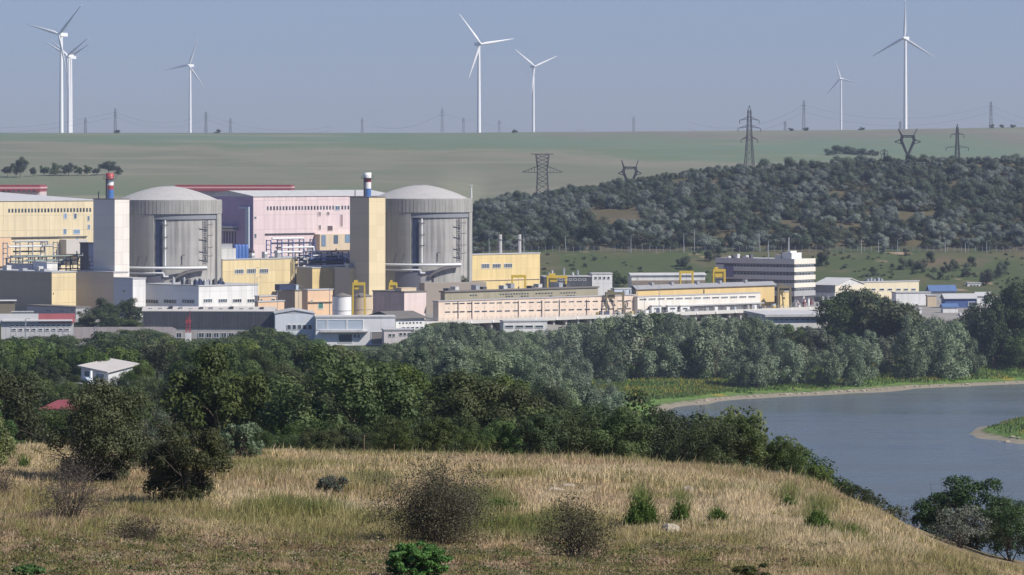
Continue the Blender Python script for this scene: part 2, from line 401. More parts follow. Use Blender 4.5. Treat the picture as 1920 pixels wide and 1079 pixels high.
def kind(name, lf, rx, rz, zc, n, trunk, **kw):
    vs = []
    for i in range(n):
        V, Q, T = crown_arrays(hash_(name) + i * 17, rx * (1 + .18 * math.sin(i * 2.1)), rz * (1 + .15 * math.cos(i * 1.7)), zc, **kw)
        cm = np_mesh('crown', V, Q, LF[lf], T)
        tm = trunk_mesh(i + 3, zc + rz * .3, .022 * (zc + rz) + .05, rx, BARK) if trunk else None
        vs.append((cm, tm, float(np.percentile(V[:, 2], 98.5)), (V, Q, T)))
    KINDS_[name] = vs
def hash_(s): return sum(ord(c) * (i + 3) for i, c in enumerate(s)) % 9973
# sizes for a plant of unit scale in metres
kind('broadleaf_tree', 'dark', 4.2, 3.9, 4.9, 5, True, nclump=28, nleaf=6500, leaf=.45, lump=.34)
kind('bushy_tree', 'mid', 3.9, 3.6, 4.4, 5, True, nclump=26, nleaf=6000, leaf=.44, lump=.34)
kind('willow_tree', 'willow', 4.4, 5.4, 5.6, 5, True, low=-1.0, nclump=30, nleaf=7500, leaf=.46, lump=.33, droop=.25, jit=.3)
kind('hill_shrub', 'shrub', 2.7, 2.2, 1.6, 6, False, nclump=7, nleaf=2600, leaf=.36, lump=.56, low=-.5, jit=.18, holes=.08)
kind('scrub_bush', 'olive', 2.4, 1.5, .9, 4, False, nclump=9, nleaf=1100, leaf=.42, lump=.5, low=-.4, jit=.3)
kind('silver_shrub', 'silver', 2.6, 2.1, 1.6, 5, False, nclump=7, nleaf=2600, leaf=.36, lump=.54, low=-.5, jit=.18, holes=.08)
kind('near_dark', 'dark', 4.2, 3.9, 4.9, 4, True, nclump=44, nleaf=19000, leaf=.26, lump=.29)
kind('near_fresh', 'mid', 3.9, 3.6, 4.4, 4, True, nclump=40, nleaf=17000, leaf=.25, lump=.29)
ALIAS = {'near_dark': 'broadleaf_tree', 'near_fresh': 'bushy_tree'}
def plant(kindname, x, y, s, label, cat, group, sz=None, z=None, v=None):
    cm, tm, h, _ = KINDS_[kindname][rng.integers(len(KINDS_[kindname])) if v is None else v]
    rz = rng.uniform(0, 6.28); z = gz(x, y) if z is None else z; sz = s if sz is None else sz
    if tm is None:
        o = link(kindname, cm); o.location = (x, y, z); o.rotation_euler = (0, 0, rz); o.scale = (s, s, sz)
        return tag(o, label, cat, group)
    o = empty(ALIAS.get(kindname, kindname), (x, y, z), label, cat, group, rz); o.scale = (s, s, sz)
    link('trunk', tm, o); link('crown', cm, o)
    return o

# ---------------------------------------------------------------- the wood between the grassy hill and the plant
ENV_N = [(-200, 700), (0, 690), (20, 668), (140, 672), (160, 728), (262, 728), (275, 690), (300, 664), (420, 655), (560, 662), (700, 668), (790, 700), (900, 706), (1000, 722), (1100, 738), (1160, 752),
         (1230, 778), (1300, 786), (1400, 788), (1432, 806), (1470, 842), (1520, 872), (1550, 905), (1600, 960), (1650, 1020)]
ENV_M = [(-200, 640), (0, 640), (60, 640), (130, 655), (170, 652), (262, 650), (290, 644), (330, 640), (420, 642), (520, 632), (600, 648), (700, 655), (760, 650), (900, 652), (1000, 668), (1100, 690), (1150, 715), (1180, 740)]
ENV_F = [(-200, 632), (0, 634), (60, 630), (118, 630), (135, 652), (172, 648), (190, 634), (222, 620), (262, 619), (300, 627), (330, 636), (420, 640), (500, 612), (560, 630), (600, 648), (720, 652), (760, 640), (800, 614), (850, 603), (930, 621), (1030, 620), (1060, 611), (1100, 605), (1140, 597),
         (1170, 592), (1240, 586), (1300, 596), (1420, 596), (1480, 612), (1555, 612), (1570, 566), (1600, 543), (1640, 550), (1672, 566), (1700, 588), (1760, 602), (1830, 602), (1850, 560), (1880, 530), (1920, 525), (2000, 520), (2300, 530)]
KEEP = [(148, 218, 716, 665), (218, 262, 706, 665), (74, 150, 770, 468)]       # things seen over the trees in front of them: x0, x1, lowest visible row, distance
def fits(px, D, r, env, h, z, full=.35):
    """greatest height that keeps the skyline of the wood where it is"""
    top = float(interp(px, env)) + rng.uniform(0, 7)
    hm = zat(top, D) - z
    for x0, x1, yb, d in KEEP:
        w = r * F / D
        if D < d - r and px + w * .8 > x0 and px - w * .8 < x1: hm = min(hm, zat(yb + 4, D) - z)
    return hm if hm < h or rng.random() < full and hm < h * 1.5 else h
WOOD = {}
def wood_label(kn, px, D):
    kn = ALIAS.get(kn, kn); look = {'broadleaf_tree': 'dark round tree', 'bushy_tree': 'fresh green bushy tree', 'willow_tree': 'soft silvery willow'}[kn]
    if D < 700:
        where = ('below the white roofed house' if px < 290 else 'beside the bushes on the dry hill' if px < 560 else 'behind the middle of the grassy crest' if px < 1000 else 'on the slope down to the river')
        where += ', close to the crest' if D < 370 else ', further down the slope'
    elif D < 1040:
        where = ('around the white roofed house' if px < 330 else 'in the wood below the long dark shed' if px < 620 else 'in the wood below the white workshop' if px < 900 else 'in the wood below the pump hall')
    else:
        where = ('at the foot of the low sheds' if px < 330 else 'before the long dark shed' if px < 620 else 'before the big white workshop' if px < 800 else
                 'before the salmon pump hall' if px < 1140 else 'on the far bank below the yellow hall' if px < 1450 else 'on the far bank below the office block' if px < 1720 else 'on the far bank by the blue roofs')
        if D > 1225 and px > 620: where += ', back row'
    return f'{look} {where}'
def wood_row(D0, env, x0, x1, dpx, kinds, hr, jit=.05):
    px = x0 + rng.uniform(0, dpx)
    while px < x1:
        D = D0 * (1 + rng.uniform(-jit, jit)); k = kinds(px, D); h = rng.uniform(*hr)
        x = (px - HX) / F * D; z = gz(x, D); v = int(rng.integers(len(KINDS_[k]))); h0 = KINDS_[k][v][2]
        if z > .9:
            hh = fits(px, D, 4.0 * h / h0, env, h, z, .8 if D > 1225 else .35)
            if hh > 2.2:
                s = hh / h0; w = max(s, min(h / h0, s * 1.9)) * rng.uniform(.9, 1.15)
                lab = wood_label(k, px, D)
                WOOD.setdefault(k, 0); WOOD[k] += 1
                plant(k, x, D, w, lab, 'tree', 'trees: ' + lab, s, v=v)
        px += dpx * rng.uniform(.75, 1.3)
def kn_near(px, D): return 'near_fresh' if rng.random() < .30 + .15 * math.sin(px / 90) else 'near_dark'
def kn_mid(px, D):
    if px > 640: return 'willow_tree' if rng.random() < np.interp(px, [640, 740, 1100], [.4, .88, .94]) else 'broadleaf_tree'
    return 'broadleaf_tree' if rng.random() < .62 else 'bushy_tree'
def kn_far(px, D):
    if 1540 < px < 1700 and D > 1280 or px > 1835: return 'broadleaf_tree'
    if px < 640: return 'bushy_tree' if rng.random() < .45 else 'broadleaf_tree'
    return 'willow_tree' if rng.random() < .84 else ('broadleaf_tree' if rng.random() < .6 else 'bushy_tree')
for D0, dpx in ((272, 112), (312, 100), (360, 88), (425, 78), (500, 70), (590, 62)):
    wood_row(D0, ENV_N, -150, 1600, dpx, kn_near, (5.5, 8.5))
for D0, dpx in ((700, 62), (790, 58), (880, 54), (970, 50)):
    wood_row(D0, ENV_M, -120, 1160, dpx, kn_mid, (8, 11))
for D0, dpx in ((1070, 46), (1150, 44), (1215, 40), (1258, 38), (1300, 34), (1336, 36)):
    a, b = (-100, 1130) if D0 < 1200 else (-80, 2050)
    wood_row(D0, ENV_F, a, b, dpx, kn_far, (11, 18) if D0 > 1200 else (9, 13), .014)
kind('thicket_bush', 'dark', 2.3, 2.1, 2.0, 4, False, nclump=40, nleaf=13000, leaf=.14, lump=.27, low=-.8)
kind('leafy_bush', 'mid', 2.2, 2.0, 1.9, 4, False, nclump=38, nleaf=12000, leaf=.14, lump=.27, low=-.8)
for px, top, D, k in ((168, 722, 590, 'near_dark'), (196, 719, 600, 'near_fresh'), (222, 709, 612, 'near_dark'), (244, 698, 618, 'near_dark'), (268, 684, 622, 'near_dark'), (143, 706, 610, 'near_dark')):
    x = (px - HX) / F * D; z = gz(x, D); s_ = (zat(top, D) - z) / KINDS_[k][0][2]
    plant(k, x, D, max(.45, s_), 'dark tree pressed against the white house' if k == 'near_dark' else 'fresh green tree under the terrace of the white house', 'tree', 'trees against the white house' if k == 'near_dark' else None, s_, v=0)
ENV_C = [(-200, 820), (0, 800), (120, 810), (300, 800), (400, 795), (500, 800), (560, 790), (700, 785), (830, 770), (930, 790), (1000, 760), (1080, 765), (1160, 765), (1230, 778), (1300, 786), (1400, 788), (1432, 806), (1470, 842), (1520, 872), (1552, 906), (1580, 925)]
def crest_row(D0, x0, x1, dpx):
    px = x0
    while px < x1:
        D = D0 * (1 + rng.uniform(-.03, .03)); x = (px - HX) / F * D; z = gz(x, D)
        k = 'leafy_bush' if rng.random() < .38 else 'thicket_bush'; v = int(rng.integers(4)); h0 = KINDS_[k][v][2]
        hm = zat(float(interp(px, ENV_C)) + (rng.uniform(0, 26) if px < 1150 else rng.uniform(-16, 4)), D) - z
        if hm > .8:
            s = hm / h0; lab = ('bright leafy bush' if k == 'leafy_bush' else 'dark dense bush') + (' along the crest beside the big bushes' if px < 640 else ' along the middle of the grassy crest' if px < 1130 else ' where the crest falls to the river') + (', front row' if D0 < 215 else ', second row')
            plant(k, x, D, max(.5, min(s, 1.5)) * rng.uniform(.95, 1.25), lab, 'bush', 'bushes: ' + lab, s, v=v)
        px += dpx * rng.uniform(.75, 1.3)
crest_row(203, 470, 1600, 72); crest_row(228, -120, 1600, 74)
for px, top, D, k in ((1600, 536, 1362, 'broadleaf_tree'), (1636, 546, 1358, 'broadleaf_tree'), (1572, 566, 1364, 'bushy_tree'), (1662, 560, 1350, 'broadleaf_tree'), (1875, 528, 1330, 'broadleaf_tree'), (1905, 540, 1300, 'broadleaf_tree'), (1940, 520, 1340, 'broadleaf_tree'), (1858, 560, 1290, 'broadleaf_tree')):
    x = (px - HX) / F * D; z = gz(x, D); s = (zat(top, D) - z) / KINDS_[k][0][2]
    plant(k, x, D, s * .66, 'tall dark tree rising beside the office block' if px < 1700 else 'tall dark tree standing over the far bank by the last blue roofed shed', 'tree', 'tall trees by the office block' if px < 1700 else 'tall trees over the far bank', s)
for px, top, D in ((160, 578, 1376), (190, 562, 1380), (222, 566, 1378), (250, 562, 1382), (205, 585, 1362), (240, 590, 1366)):
    x = (px - HX) / F * D; z = gz(x, D); s = (zat(top, D) - z) / KINDS_['broadleaf_tree'][0][2]
    plant('broadleaf_tree', x, D, s * 1.25, 'dark tree in the clump hiding the foot of the beige halls', 'tree', 'trees in front of the beige halls', s)
for px, top, yb, D, nm in ((858, 522, 548, 1500, 'broadleaf_tree'), (872, 520, 548, 1505, 'broadleaf_tree'), (830, 532, 548, 1495, 'bushy_tree')):
    z = 16; s = max(.35, (zat(top, D) - z) / KINDS_[nm][0][2]) ; x = (px - HX) / F * D
    plant(nm, x, D, s * .5, 'small dark tree at the foot of the second concrete reactor dome', 'tree', 'trees by the second reactor dome', s)
for px, top in ((1142, 512), (1155, 510), (1170, 514), (1130, 520)):
    D = 1690; x = (px - HX) / F * D; z = gz(x, D); s = (zat(top, D) - z) / KINDS_['broadleaf_tree'][0][2]
    plant('broadleaf_tree', x, D, s, 'dark tree behind the pump hall roofs, beside the long white roof', 'tree', 'trees behind the pump hall roofs', s)

# ---------------------------------------------------------------- shrubs on the hillside
def hill_pos():
    while True:
        px = rng.uniform(870, 2050); D = rng.uniform(1800, 2215)
        if D > 1800 + 12 and rng.random() < 1: return px, D
def bare(px, py):
    """sandy clearings seen on the hillside"""
    for cx, cy, w, h in ((1155, 408, 45, 16), (1140, 425, 30, 10), (1500, 425, 25, 8), (1740, 405, 60, 8), (1620, 430, 50, 10), (1130, 395, 25, 5)):
        if ((px - cx) / w) ** 2 + ((py - cy) / h) ** 2 < 1: return True
    return False
cand = []
Dl = 1806.0
while Dl < 2225:
    px = 872 + rng.uniform(0, 14)
    while px < 2000:
        D = Dl + rng.uniform(-9, 9); p = px + rng.uniform(-5, 5); x = (p - HX) / F * D; z = gz(x, D)
        py = HY + (CZ - z) * F / D
        dens = math.sin(p / 31 + D / 23) * math.sin(p / 47 - D / 37 + 1) + .5 * math.sin(p / 13 + D / 11)
        if not bare(p, py) and rng.random() > .04 + .45 * (dens > .75): cand.append((p, D, x, z))
        px += 15.5 * rng.uniform(.6, 1.45)
    Dl += 19
rng.shuffle(cand); cand.sort(key=lambda c: c[1] + rng.uniform(-150, 150))
def hill_label(sp, px, D):
    a = 'silvery shrub' if sp == 'silver_shrub' else 'dark green shrub'
    row = 'low on the hillside by the fence' if D < 1880 else 'halfway up the hillside' if D < 2040 else 'near the hilltop'
    col = 'beyond the yellow hall' if px < 1080 else 'beyond the yellow portal cranes' if px < 1345 else 'above the office block' if px < 1560 else 'above the blue roofed sheds'
    return f'{a} {row}, {col}'
rest = []
n_ind = {'hill_shrub': 0, 'silver_shrub': 0}
for p, D, x, z in cand:
    sp = 'silver_shrub' if rng.random() < .40 + .25 * math.sin(p / 70 + D / 55) else 'hill_shrub'
    s = rng.uniform(.85, 1.75) * (1.35 if rng.random() < .14 else 1) * (.75 if D > 2080 else 1)
    if n_ind[sp] < (185 if sp == 'hill_shrub' else 105) and p < 1945:
        n_ind[sp] += 1; l = hill_label(sp, p, D)
        plant(sp, x, D, s, l, 'shrub', 'shrubs: ' + l, s * rng.uniform(.8, 1.15), z - .3)
    else: rest.append((sp, x, D, z - .3, s))
for p, D, x, z in [cand[i] for i in rng.choice(len(cand), min(1000, len(cand)))]:
    xx, yy = x + rng.uniform(-4, 4), D + rng.uniform(-5, 5); rest.append(('scrub_bush', xx, yy, gz(xx, yy) - .2, rng.uniform(.7, 1.6)))
for i in range(420):
    p = rng.uniform(1000, 2010); D = rng.uniform(1665, 1796); x = (p - HX) / F * D
    if math.sin(p / 43 + 1) + math.sin(D / 17 + p / 90) > -.3: rest.append(('scrub_bush' if rng.random() < .6 else 'hill_shrub', x, D, gz(x, D) - .15, rng.uniform(.16, .5)))
for sp, nm in (('hill_shrub', 'shrubbery'), ('silver_shrub', 'silver_shrubbery'), ('scrub_bush', 'scrub')):
    VV, QQ, TT = [], [], []; k = 0
    for s_, x, y, z, s in [r for r in rest if r[0] == sp]:
        V, Q, T = KINDS_[sp][rng.integers(len(KINDS_[sp]))][3]
        a = rng.uniform(0, 6.28); c, n = math.cos(a), math.sin(a)
        W = np.stack([(V[:, 0] * c - V[:, 1] * n) * s + x, (V[:, 0] * n + V[:, 1] * c) * s + y, V[:, 2] * s * 1.05 + z], 1)
        VV.append(W); QQ.append(Q + k); TT.append(np.clip(T * .7 + rng.uniform(-.2, .5), 0, 1)); k += len(W)
    if VV:
        me = np_mesh(nm, np.concatenate(VV), np.concatenate(QQ), LF[{'hill_shrub': 'shrub', 'silver_shrub': 'silver', 'scrub_bush': 'olive'}[sp]], np.concatenate(TT))
        tag(link(nm, me), None, None, kind='stuff')
for px in np.arange(900, 1930, 30.0):
    px += rng.uniform(-14, 14); D = rng.uniform(2040, 2165); x = (px - HX) / F * D; s = rng.uniform(.42, .66)
    if all(abs(px - q) > 26 for q in (1017, 1181, 1405, 1702, 1795)): plant('bushy_tree' if rng.random() < .5 else 'broadleaf_tree', x, D, s * 1.15, 'small green tree among the shrubs near the hilltop, ' + ('beyond the yellow hall' if px < 1150 else 'above the pump hall' if px < 1400 else 'above the office block' if px < 1640 else 'above the blue roofs'), 'tree', 'trees near the hilltop ' + ('beyond the yellow hall' if px < 1150 else 'above the pump hall' if px < 1400 else 'above the office block' if px < 1640 else 'above the blue roofs'), s * .8, gz(x, D) - 1.2)
# single shrubs and young trees on the grass slope between the fence and the sheds
for px, py, s in ((1280, 500, 1.1), (1290, 506, .9), (1330, 490, .9), (1345, 486, 1.0), (1545, 500, 1.3), (1548, 488, 1.1), (1690, 506, .9), (1708, 500, .8), (1725, 505, 1.1), (1742, 492, 1.0), (1730, 512, .9), (1775, 512, 1.0), (1790, 508, .9), (1820, 500, .9), (1815, 508, .6), (1810, 520, .8), (1856, 535, 1.4), (1876, 520, 1.2), (1888, 498, .5), (1640, 518, .7), (1765, 525, .7), (1700, 480, .6)):
    D = 1690.0
    for d in np.linspace(1660, 1830, 300):
        if zat(py, d) <= gz((px - HX) / F * d, d): D = float(d); break
    plant('hill_shrub', (px - HX) / F * D, D, s, 'dark shrub standing alone on the green slope ' + ('behind the yellow portal cranes' if px < 1400 else 'beside the office block' if px < 1660 else 'above the blue roofed sheds'), 'shrub', 'lone shrubs on the slope ' + ('by the cranes' if px < 1400 else 'by the office block' if px < 1660 else 'above the sheds'), s * 1.3)
# trees standing out in the far field
for px, top, yb, w in ((14, 312, 332, 9), (38, 297, 333, 15), (62, 312, 331, 8), (82, 309, 330, 10), (104, 308, 330, 11), (128, 307, 330, 12), (146, 312, 330, 9), (163, 308, 330, 10), (180, 316, 330, 7), (205, 303, 329, 15), (222, 314, 329, 7)):
    D = 2550.0
    for d in np.linspace(2350, 3300, 900):
        if zat(yb, d) <= gz((px - HX) / F * d, d): D = float(d); break
    x = (px - HX) / F * D; h = (yb - top) * D / F
    plant('broadleaf_tree', x, D, w * D / F / 4.2, 'dark round tree at the right end of the row in the far field' if px == 205 else 'large dark tree at the left end of the row in the far field' if px == 38 else 'small dark tree in the row crossing the far field', 'tree', 'row of trees in the far field', h / 9)
for px, py, s in ((1555, 292, 1.2), (1563, 289, 1.5), (1572, 288, 1.6), (1582, 289, 1.4), (1592, 289, 1.4), (1602, 290, 1.4), (1612, 291, 1.3), (1622, 291, 1.2), (1632, 292, 1.1), (1641, 293, .9)):
    D = 2700.0
    for d in np.linspace(2450, 3400, 900):
        if zat(py, d) <= gz((px - HX) / F * d, d): D = float(d); break
    plant('hill_shrub', (px - HX) / F * D, D, s * 1.3, 'bluish bush in the long thicket on the far field above the hillside', 'bush', 'bushes of the far thicket', s)
for px in (221, 407, 1484, 1510, 1616, 1860, 1878, 1900, 965):
    D = 3590; x = (px - HX) / F * D
    plant('hill_shrub', x, D, .9 + .3 * rng.random(), 'tiny dark bush on the skyline of the far field', 'bush', 'bushes on the skyline', .8)
# ---------------------------------------------------------------- the grassy hill in front
def Mblade():
    m, t, N, L, b = nodes_of('grass_blade')
    at = N.new('ShaderNodeAttribute'); at.attribute_name = 'blade'
    b.inputs['Roughness'].default_value = .7; b.inputs['Specular IOR Level'].default_value = .2
    L.new(at.outputs['Color'], b.inputs['Base Color'])
    tl = N.new('ShaderNodeBsdfTranslucent'); L.new(at.outputs['Color'], tl.inputs['Color'])
    mx = N.new('ShaderNodeMixShader'); mx.inputs[0].default_value = .42
    L.new(b.outputs[0], mx.inputs[1]); L.new(tl.outputs[0], mx.inputs[2]); L.new(mx.outputs[0], N['Material Output'].inputs['Surface'])
    return m
BLADE = Mblade()
def vnoise(x, y, s, seed):
    """smooth value noise on the ground plane"""
    g = np.random.default_rng(seed); T = g.random((64, 64))
    u, v = x / s + 1000, y / s + 1000; i, j = np.floor(u).astype(int), np.floor(v).astype(int); fu, fv = u - i, v - j
    fu, fv = fu * fu * (3 - 2 * fu), fv * fv * (3 - 2 * fv)
    q = lambda a, b: T[a % 64, b % 64]
    return (q(i, j) * (1 - fu) + q(i + 1, j) * fu) * (1 - fv) + (q(i, j + 1) * (1 - fu) + q(i + 1, j + 1) * fu) * fv
def blades(X, Y, Z, H, Wd, lean, cols, g):
    n = len(X); a = g.uniform(0, 6.28, n); la = g.uniform(0, 6.28, n)
    dx, dy = np.cos(a) * Wd * .5, np.sin(a) * Wd * .5
    lx, ly = np.cos(la) * lean * H + .10 * H, np.sin(la) * lean * H
    B = np.stack([X, Y, Z - .03], 1)
    V = np.empty((n, 5, 3)); mid = np.stack([X + lx * .35, Y + ly * .35, Z + H * .6], 1); tip = np.stack([X + lx, Y + ly, Z + H], 1)
    o = np.stack([dx, dy, np.zeros(n)], 1)
    V[:, 0] = B - o; V[:, 1] = B + o; V[:, 2] = mid + o * .7; V[:, 3] = mid - o * .7; V[:, 4] = tip
    k = np.arange(n)[:, None] * 5
    T = np.concatenate([k + [0, 1, 2], k + [0, 2, 3], k + [3, 2, 4]], 1).reshape(-1, 3)
    return V.reshape(-1, 3), T, np.repeat(cols, 3, 0)
PALE, STRAW, OLIVE, GREEN, BROWN, ROSE = [np.array(c) for c in ((.80, .65, .41), (.62, .48, .25), (.32, .30, .105), (.145, .20, .05), (.30, .21, .12), (.58, .42, .27))]
GREENP = [(1200, 950, 26, 40), (1275, 950, 24, 28), (1345, 965, 20, 22), (1535, 968, 40, 26), (1590, 1000, 40, 22), (930, 945, 50, 25), (690, 905, 60, 16), (550, 960, 130, 14), (870, 965, 60, 40), (1000, 1000, 160, 20), (40, 868, 18, 10), (1480, 940, 20, 12)]
PALEP = [(470, 935, 90, 22), (560, 945, 110, 18), (660, 955, 90, 14), (1400, 960, 150, 50), (1560, 1010, 130, 40), (1050, 925, 60, 30), (1700, 1020, 60, 40), (1120, 890, 120, 16)]
def grass():
    g = np.random.default_rng(3); n = 1150000
    D = np.sqrt(g.uniform(74 ** 2, 186 ** 2, n)); px = g.uniform(-160, 2090, n)
    D = np.where(g.random(n) < .28, g.uniform(74, 118, n), D)
    X = (px - HX) / F * D; Z = ground(X, D); py = HY + (CZ - Z) * F / D
    n1 = vnoise(X, D, 5.5, 1); n2 = vnoise(X, D, 1.6, 2); n3 = vnoise(X, D, .7, 4); n4 = vnoise(X, D, 14, 7)
    keep = g.random(n) < .30 + 1.0 * n3
    for cx, cy, w, h in ((1052, 916, 46, 14), (1290, 915, 20, 18), (1320, 935, 60, 8)): keep &= ~((((px - cx) / w) ** 2 + ((py - cy) / h) ** 2 < .8) & (g.random(n) < .75))
    X, D, Z, px, py, n1, n2, n3, n4 = [a[keep] for a in (X, D, Z, px, py, n1, n2, n3, n4)]; n = len(X)
    r = g.random(n)[:, None]
    low = np.clip((py - 975 + 40 * (n4 - .5)) / 50, 0, 1) * np.clip((1560 - px) / 250, .3, 1)         # the browner, shorter turf at the foot of the picture
    left = np.clip((430 - px) / 180, 0, 1) * np.clip((py - 880) / 40, 0, 1)
    col = STRAW * (1 - r) + PALE * r
    m = np.clip((n1 - .42) * 3.2, 0, 1)[:, None]; col = col * (1 - m * .8) + OLIVE * m * .8
    m = np.clip((n4 - .55) * 4, 0, 1)[:, None] * .6; col = col * (1 - m) + ROSE * m
    m = (np.clip(low + left * .8, 0, 1) * np.clip(n2 * 1.6, 0, 1))[:, None]; q5 = vnoise(X, D, .9, 21); bo = np.where((q5 < .40)[:, None], OLIVE, np.where((q5 < .66)[:, None], BROWN, ROSE)); col = col * (1 - m * .9) + bo * m * .9
    for cx, cy, w, h in PALEP:
        m = np.clip(1.3 - ((px - cx) / w) ** 2 - ((py - cy) / h) ** 2, 0, 1)[:, None] * (.45 + .5 * n3[:, None]); col = col * (1 - m) + PALE * m
    hg = np.ones(n)
    for cx, cy, w, h in GREENP:
        m = np.clip(1.2 - ((px - cx) / w) ** 2 - ((py - cy) / h) ** 2, 0, 1) * np.clip((n2 - .3) * 4, 0, 1) * .85; hg += m * .5; m = m[:, None]; col = col * (1 - m) + GREEN * m
    spots = (n2 > .68) & (g.random(n) < .5); col[spots] = OLIVE * .8
    dk = g.random(n) < .06; col[dk] = BROWN * .6
    col = col * (g.uniform(.70, 1.22, n) * (.80 + .40 * n2))[:, None]
    H = g.uniform(.12, .42, n) * (.25 + 1.15 * n2 * (.5 + n1) + .35 * (n3 - .5)) * (1 - .62 * low) * hg * np.where(g.random(n) < .03, 1.7, 1)
    V, T, C = blades(X, D, Z, H, g.uniform(.012, .026, n) * (1 + (D - 90) / 120), .15 + .75 * g.random(n) ** 2.2, col, g)
    tag(link('grass', np_mesh('grass', V, T, BLADE, tris=True, colors=C)), None, None, kind='stuff')
grass()
def ground_cover():
    """low leafy turf, seed heads and dead stems matted between the grasses"""
    g = np.random.default_rng(17); nc = 5200
    D = np.where(g.random(nc) < .62, g.uniform(76, 112, nc), g.uniform(100, 172, nc)); px = g.uniform(-150, 2080, nc)
    X = (px - HX) / F * D; Z = ground(X, D); py = HY + (CZ - Z) * F / D; n1 = vnoise(X, D, 3.1, 31)
    p_in = np.clip((py - 940) / 70, .12, 1) * np.clip((1620 - px) / 300, .22, 1) * (.35 + .9 * n1)
    k = g.random(nc) < p_in; X, D, Z, px, py, n1 = [a[k] for a in (X, D, Z, px, py, n1)]; nc = len(X)
    m = 60; r = g.uniform(.18, .55, nc); h = g.uniform(.08, .34, nc)
    a = g.uniform(0, 6.28, (nc, m)); q = np.sqrt(g.random((nc, m))) * r[:, None]
    C = np.stack([X[:, None] + q * np.cos(a), D[:, None] + q * np.sin(a), Z[:, None] + h[:, None] * (1 - (q / r[:, None]) ** 2 * .7) * g.uniform(.3, 1.1, (nc, m))], -1).reshape(-1, 3)
    u = g.random(nc); base = np.where((u < .40)[:, None], np.array((.135, .14, .05)), np.where((u < .58)[:, None], np.array((.075, .11, .03)), np.where((u < .80)[:, None], np.array((.17, .115, .075)), np.array((.34, .28, .18)))))
    col = np.repeat(base, m, 0) * g.uniform(.6, 1.35, nc * m)[:, None]
    V, Q = leaf_quads(C, g.normal(size=(nc * m, 3)) * .7 + np.array([.2, -.2, .6]), g.uniform(.04, .10, nc * m), g, .5)
    T = np.concatenate([Q[:, [0, 1, 2]], Q[:, [0, 2, 3]]])
    tag(link('ground_cover', np_mesh('ground_cover', V, T, BLADE, tris=True, colors=np.concatenate([col, col]))), None, None, kind='stuff')
ground_cover()
def bank_growth():
    """rough herbs and yellow flowers along the far bank and on the spit"""
    g = np.random.default_rng(8); n = 90000
    px = g.uniform(1100, 2060, n); D = np.where(g.random(n) < .8, g.uniform(1125, 1305, n), g.uniform(960, 1080, n))
    X = (px - HX) / F * D; Z = ground(X, D); n1 = vnoise(X, D, 16, 12); n2 = vnoise(X, D, 4, 13)
    keep = (Z > .75 + .8 * n2) & (Z < 6) & (g.random(n) < .4 + n2); X, D, Z, n1, n2 = [a[keep] for a in (X, D, Z, n1, n2)]; n = len(X)
    col = np.where(g.random(n)[:, None] < .6, np.array((.10, .175, .035)), np.array((.16, .23, .055)))
    y = (n1 > .52) & (Z > 1.7) & (g.random(n) < .42); col[y] = np.array((.36, .31, .06)); b = g.random(n) < .08; col[b] = (.25, .19, .11)
    V, T, C = blades(X, D, Z, g.uniform(.3, 1.0, n) * (.6 + n2), g.uniform(.25, .6, n), .3, col * g.uniform(.7, 1.2, n)[:, None], g)
    tag(link('bank_grass', np_mesh('bank_grass', V, T, BLADE, tris=True, colors=C)), None, None, kind='stuff')
bank_growth()

# shrubs on the hill, each with a mesh of its own
TWIG = M('twig', (.105, .08, .065), .9)
def twigs(seed, h, w, n, r=.022, depth=3, up=.75, mat=None):
    g = np.random.default_rng(seed); mb = MB(); tips = []
    def grow(p, d, l, r, k):
        segs = 3
        for i in range(segs):
            d = (d + Vector(g.normal(0, .22, 3))).normalized(); q = p + d * (l / segs)
            mb.tube(p, q, r, r * .82, 3, 0, False, False); p = q; r *= .82
            if k > 0 and g.random() < .95:
                for _ in range(1 if k < 2 else 2):
                    a = (d + Vector(g.normal(0, .75, 3)) + Vector((0, 0, .1))).normalized(); grow(p, a, l * g.uniform(.45, .7), r * .62, k - 1)
        tips.append(p)
    for i in range(n):
        a = 2 * math.pi * (i + g.random()) / n; s = g.uniform(.15, 1)
        d = Vector((math.cos(a) * s * w / h, math.sin(a) * s * w / h, up)).normalized()
        grow(Vector((math.cos(a) * .08, math.sin(a) * .08, -.1)), d, h * g.uniform(.55, .85), r, depth)
    return mb, np.array([list(t) for t in tips])
def near_leaf(name, a, b, tr=.3): return Mleaf(name, a, b, tr, .55, .005)
def bush(name, px, py, wpx, hpx, leafm, label, cat='bush', leaf=.10, nleaf=14000, nclump=22, lump=.36, seed=1, D=None, holes=.3, twig_n=9, low=-.85, flat=1.0, spiky=0.0):
    p = hit(px, py) if D is None else at(px, D)
    k = F / p.y; rx = wpx / k / 2; h = hpx / k
    o = empty(name, p, label, cat)
    mb, tips = twigs(seed, h * .95, rx, twig_n, .018 + .006 * h, 2, .9); mb.build('stems', TWIG, o)
    V, Q, T = crown_arrays(seed * 31 + 7, rx, h * .52, h * .50, nclump=nclump, nleaf=nleaf, leaf=leaf, lump=lump, holes=holes, low=low, jit=.5)
    if spiky:
        c = V.reshape(-1, 4, 3).mean(1, keepdims=True); V = ((V.reshape(-1, 4, 3) - c) * np.array([1, 1, 1 + spiky]) + c).reshape(-1, 3)
    link('foliage', np_mesh('foliage', V, Q, leafm, T), o)
    return o
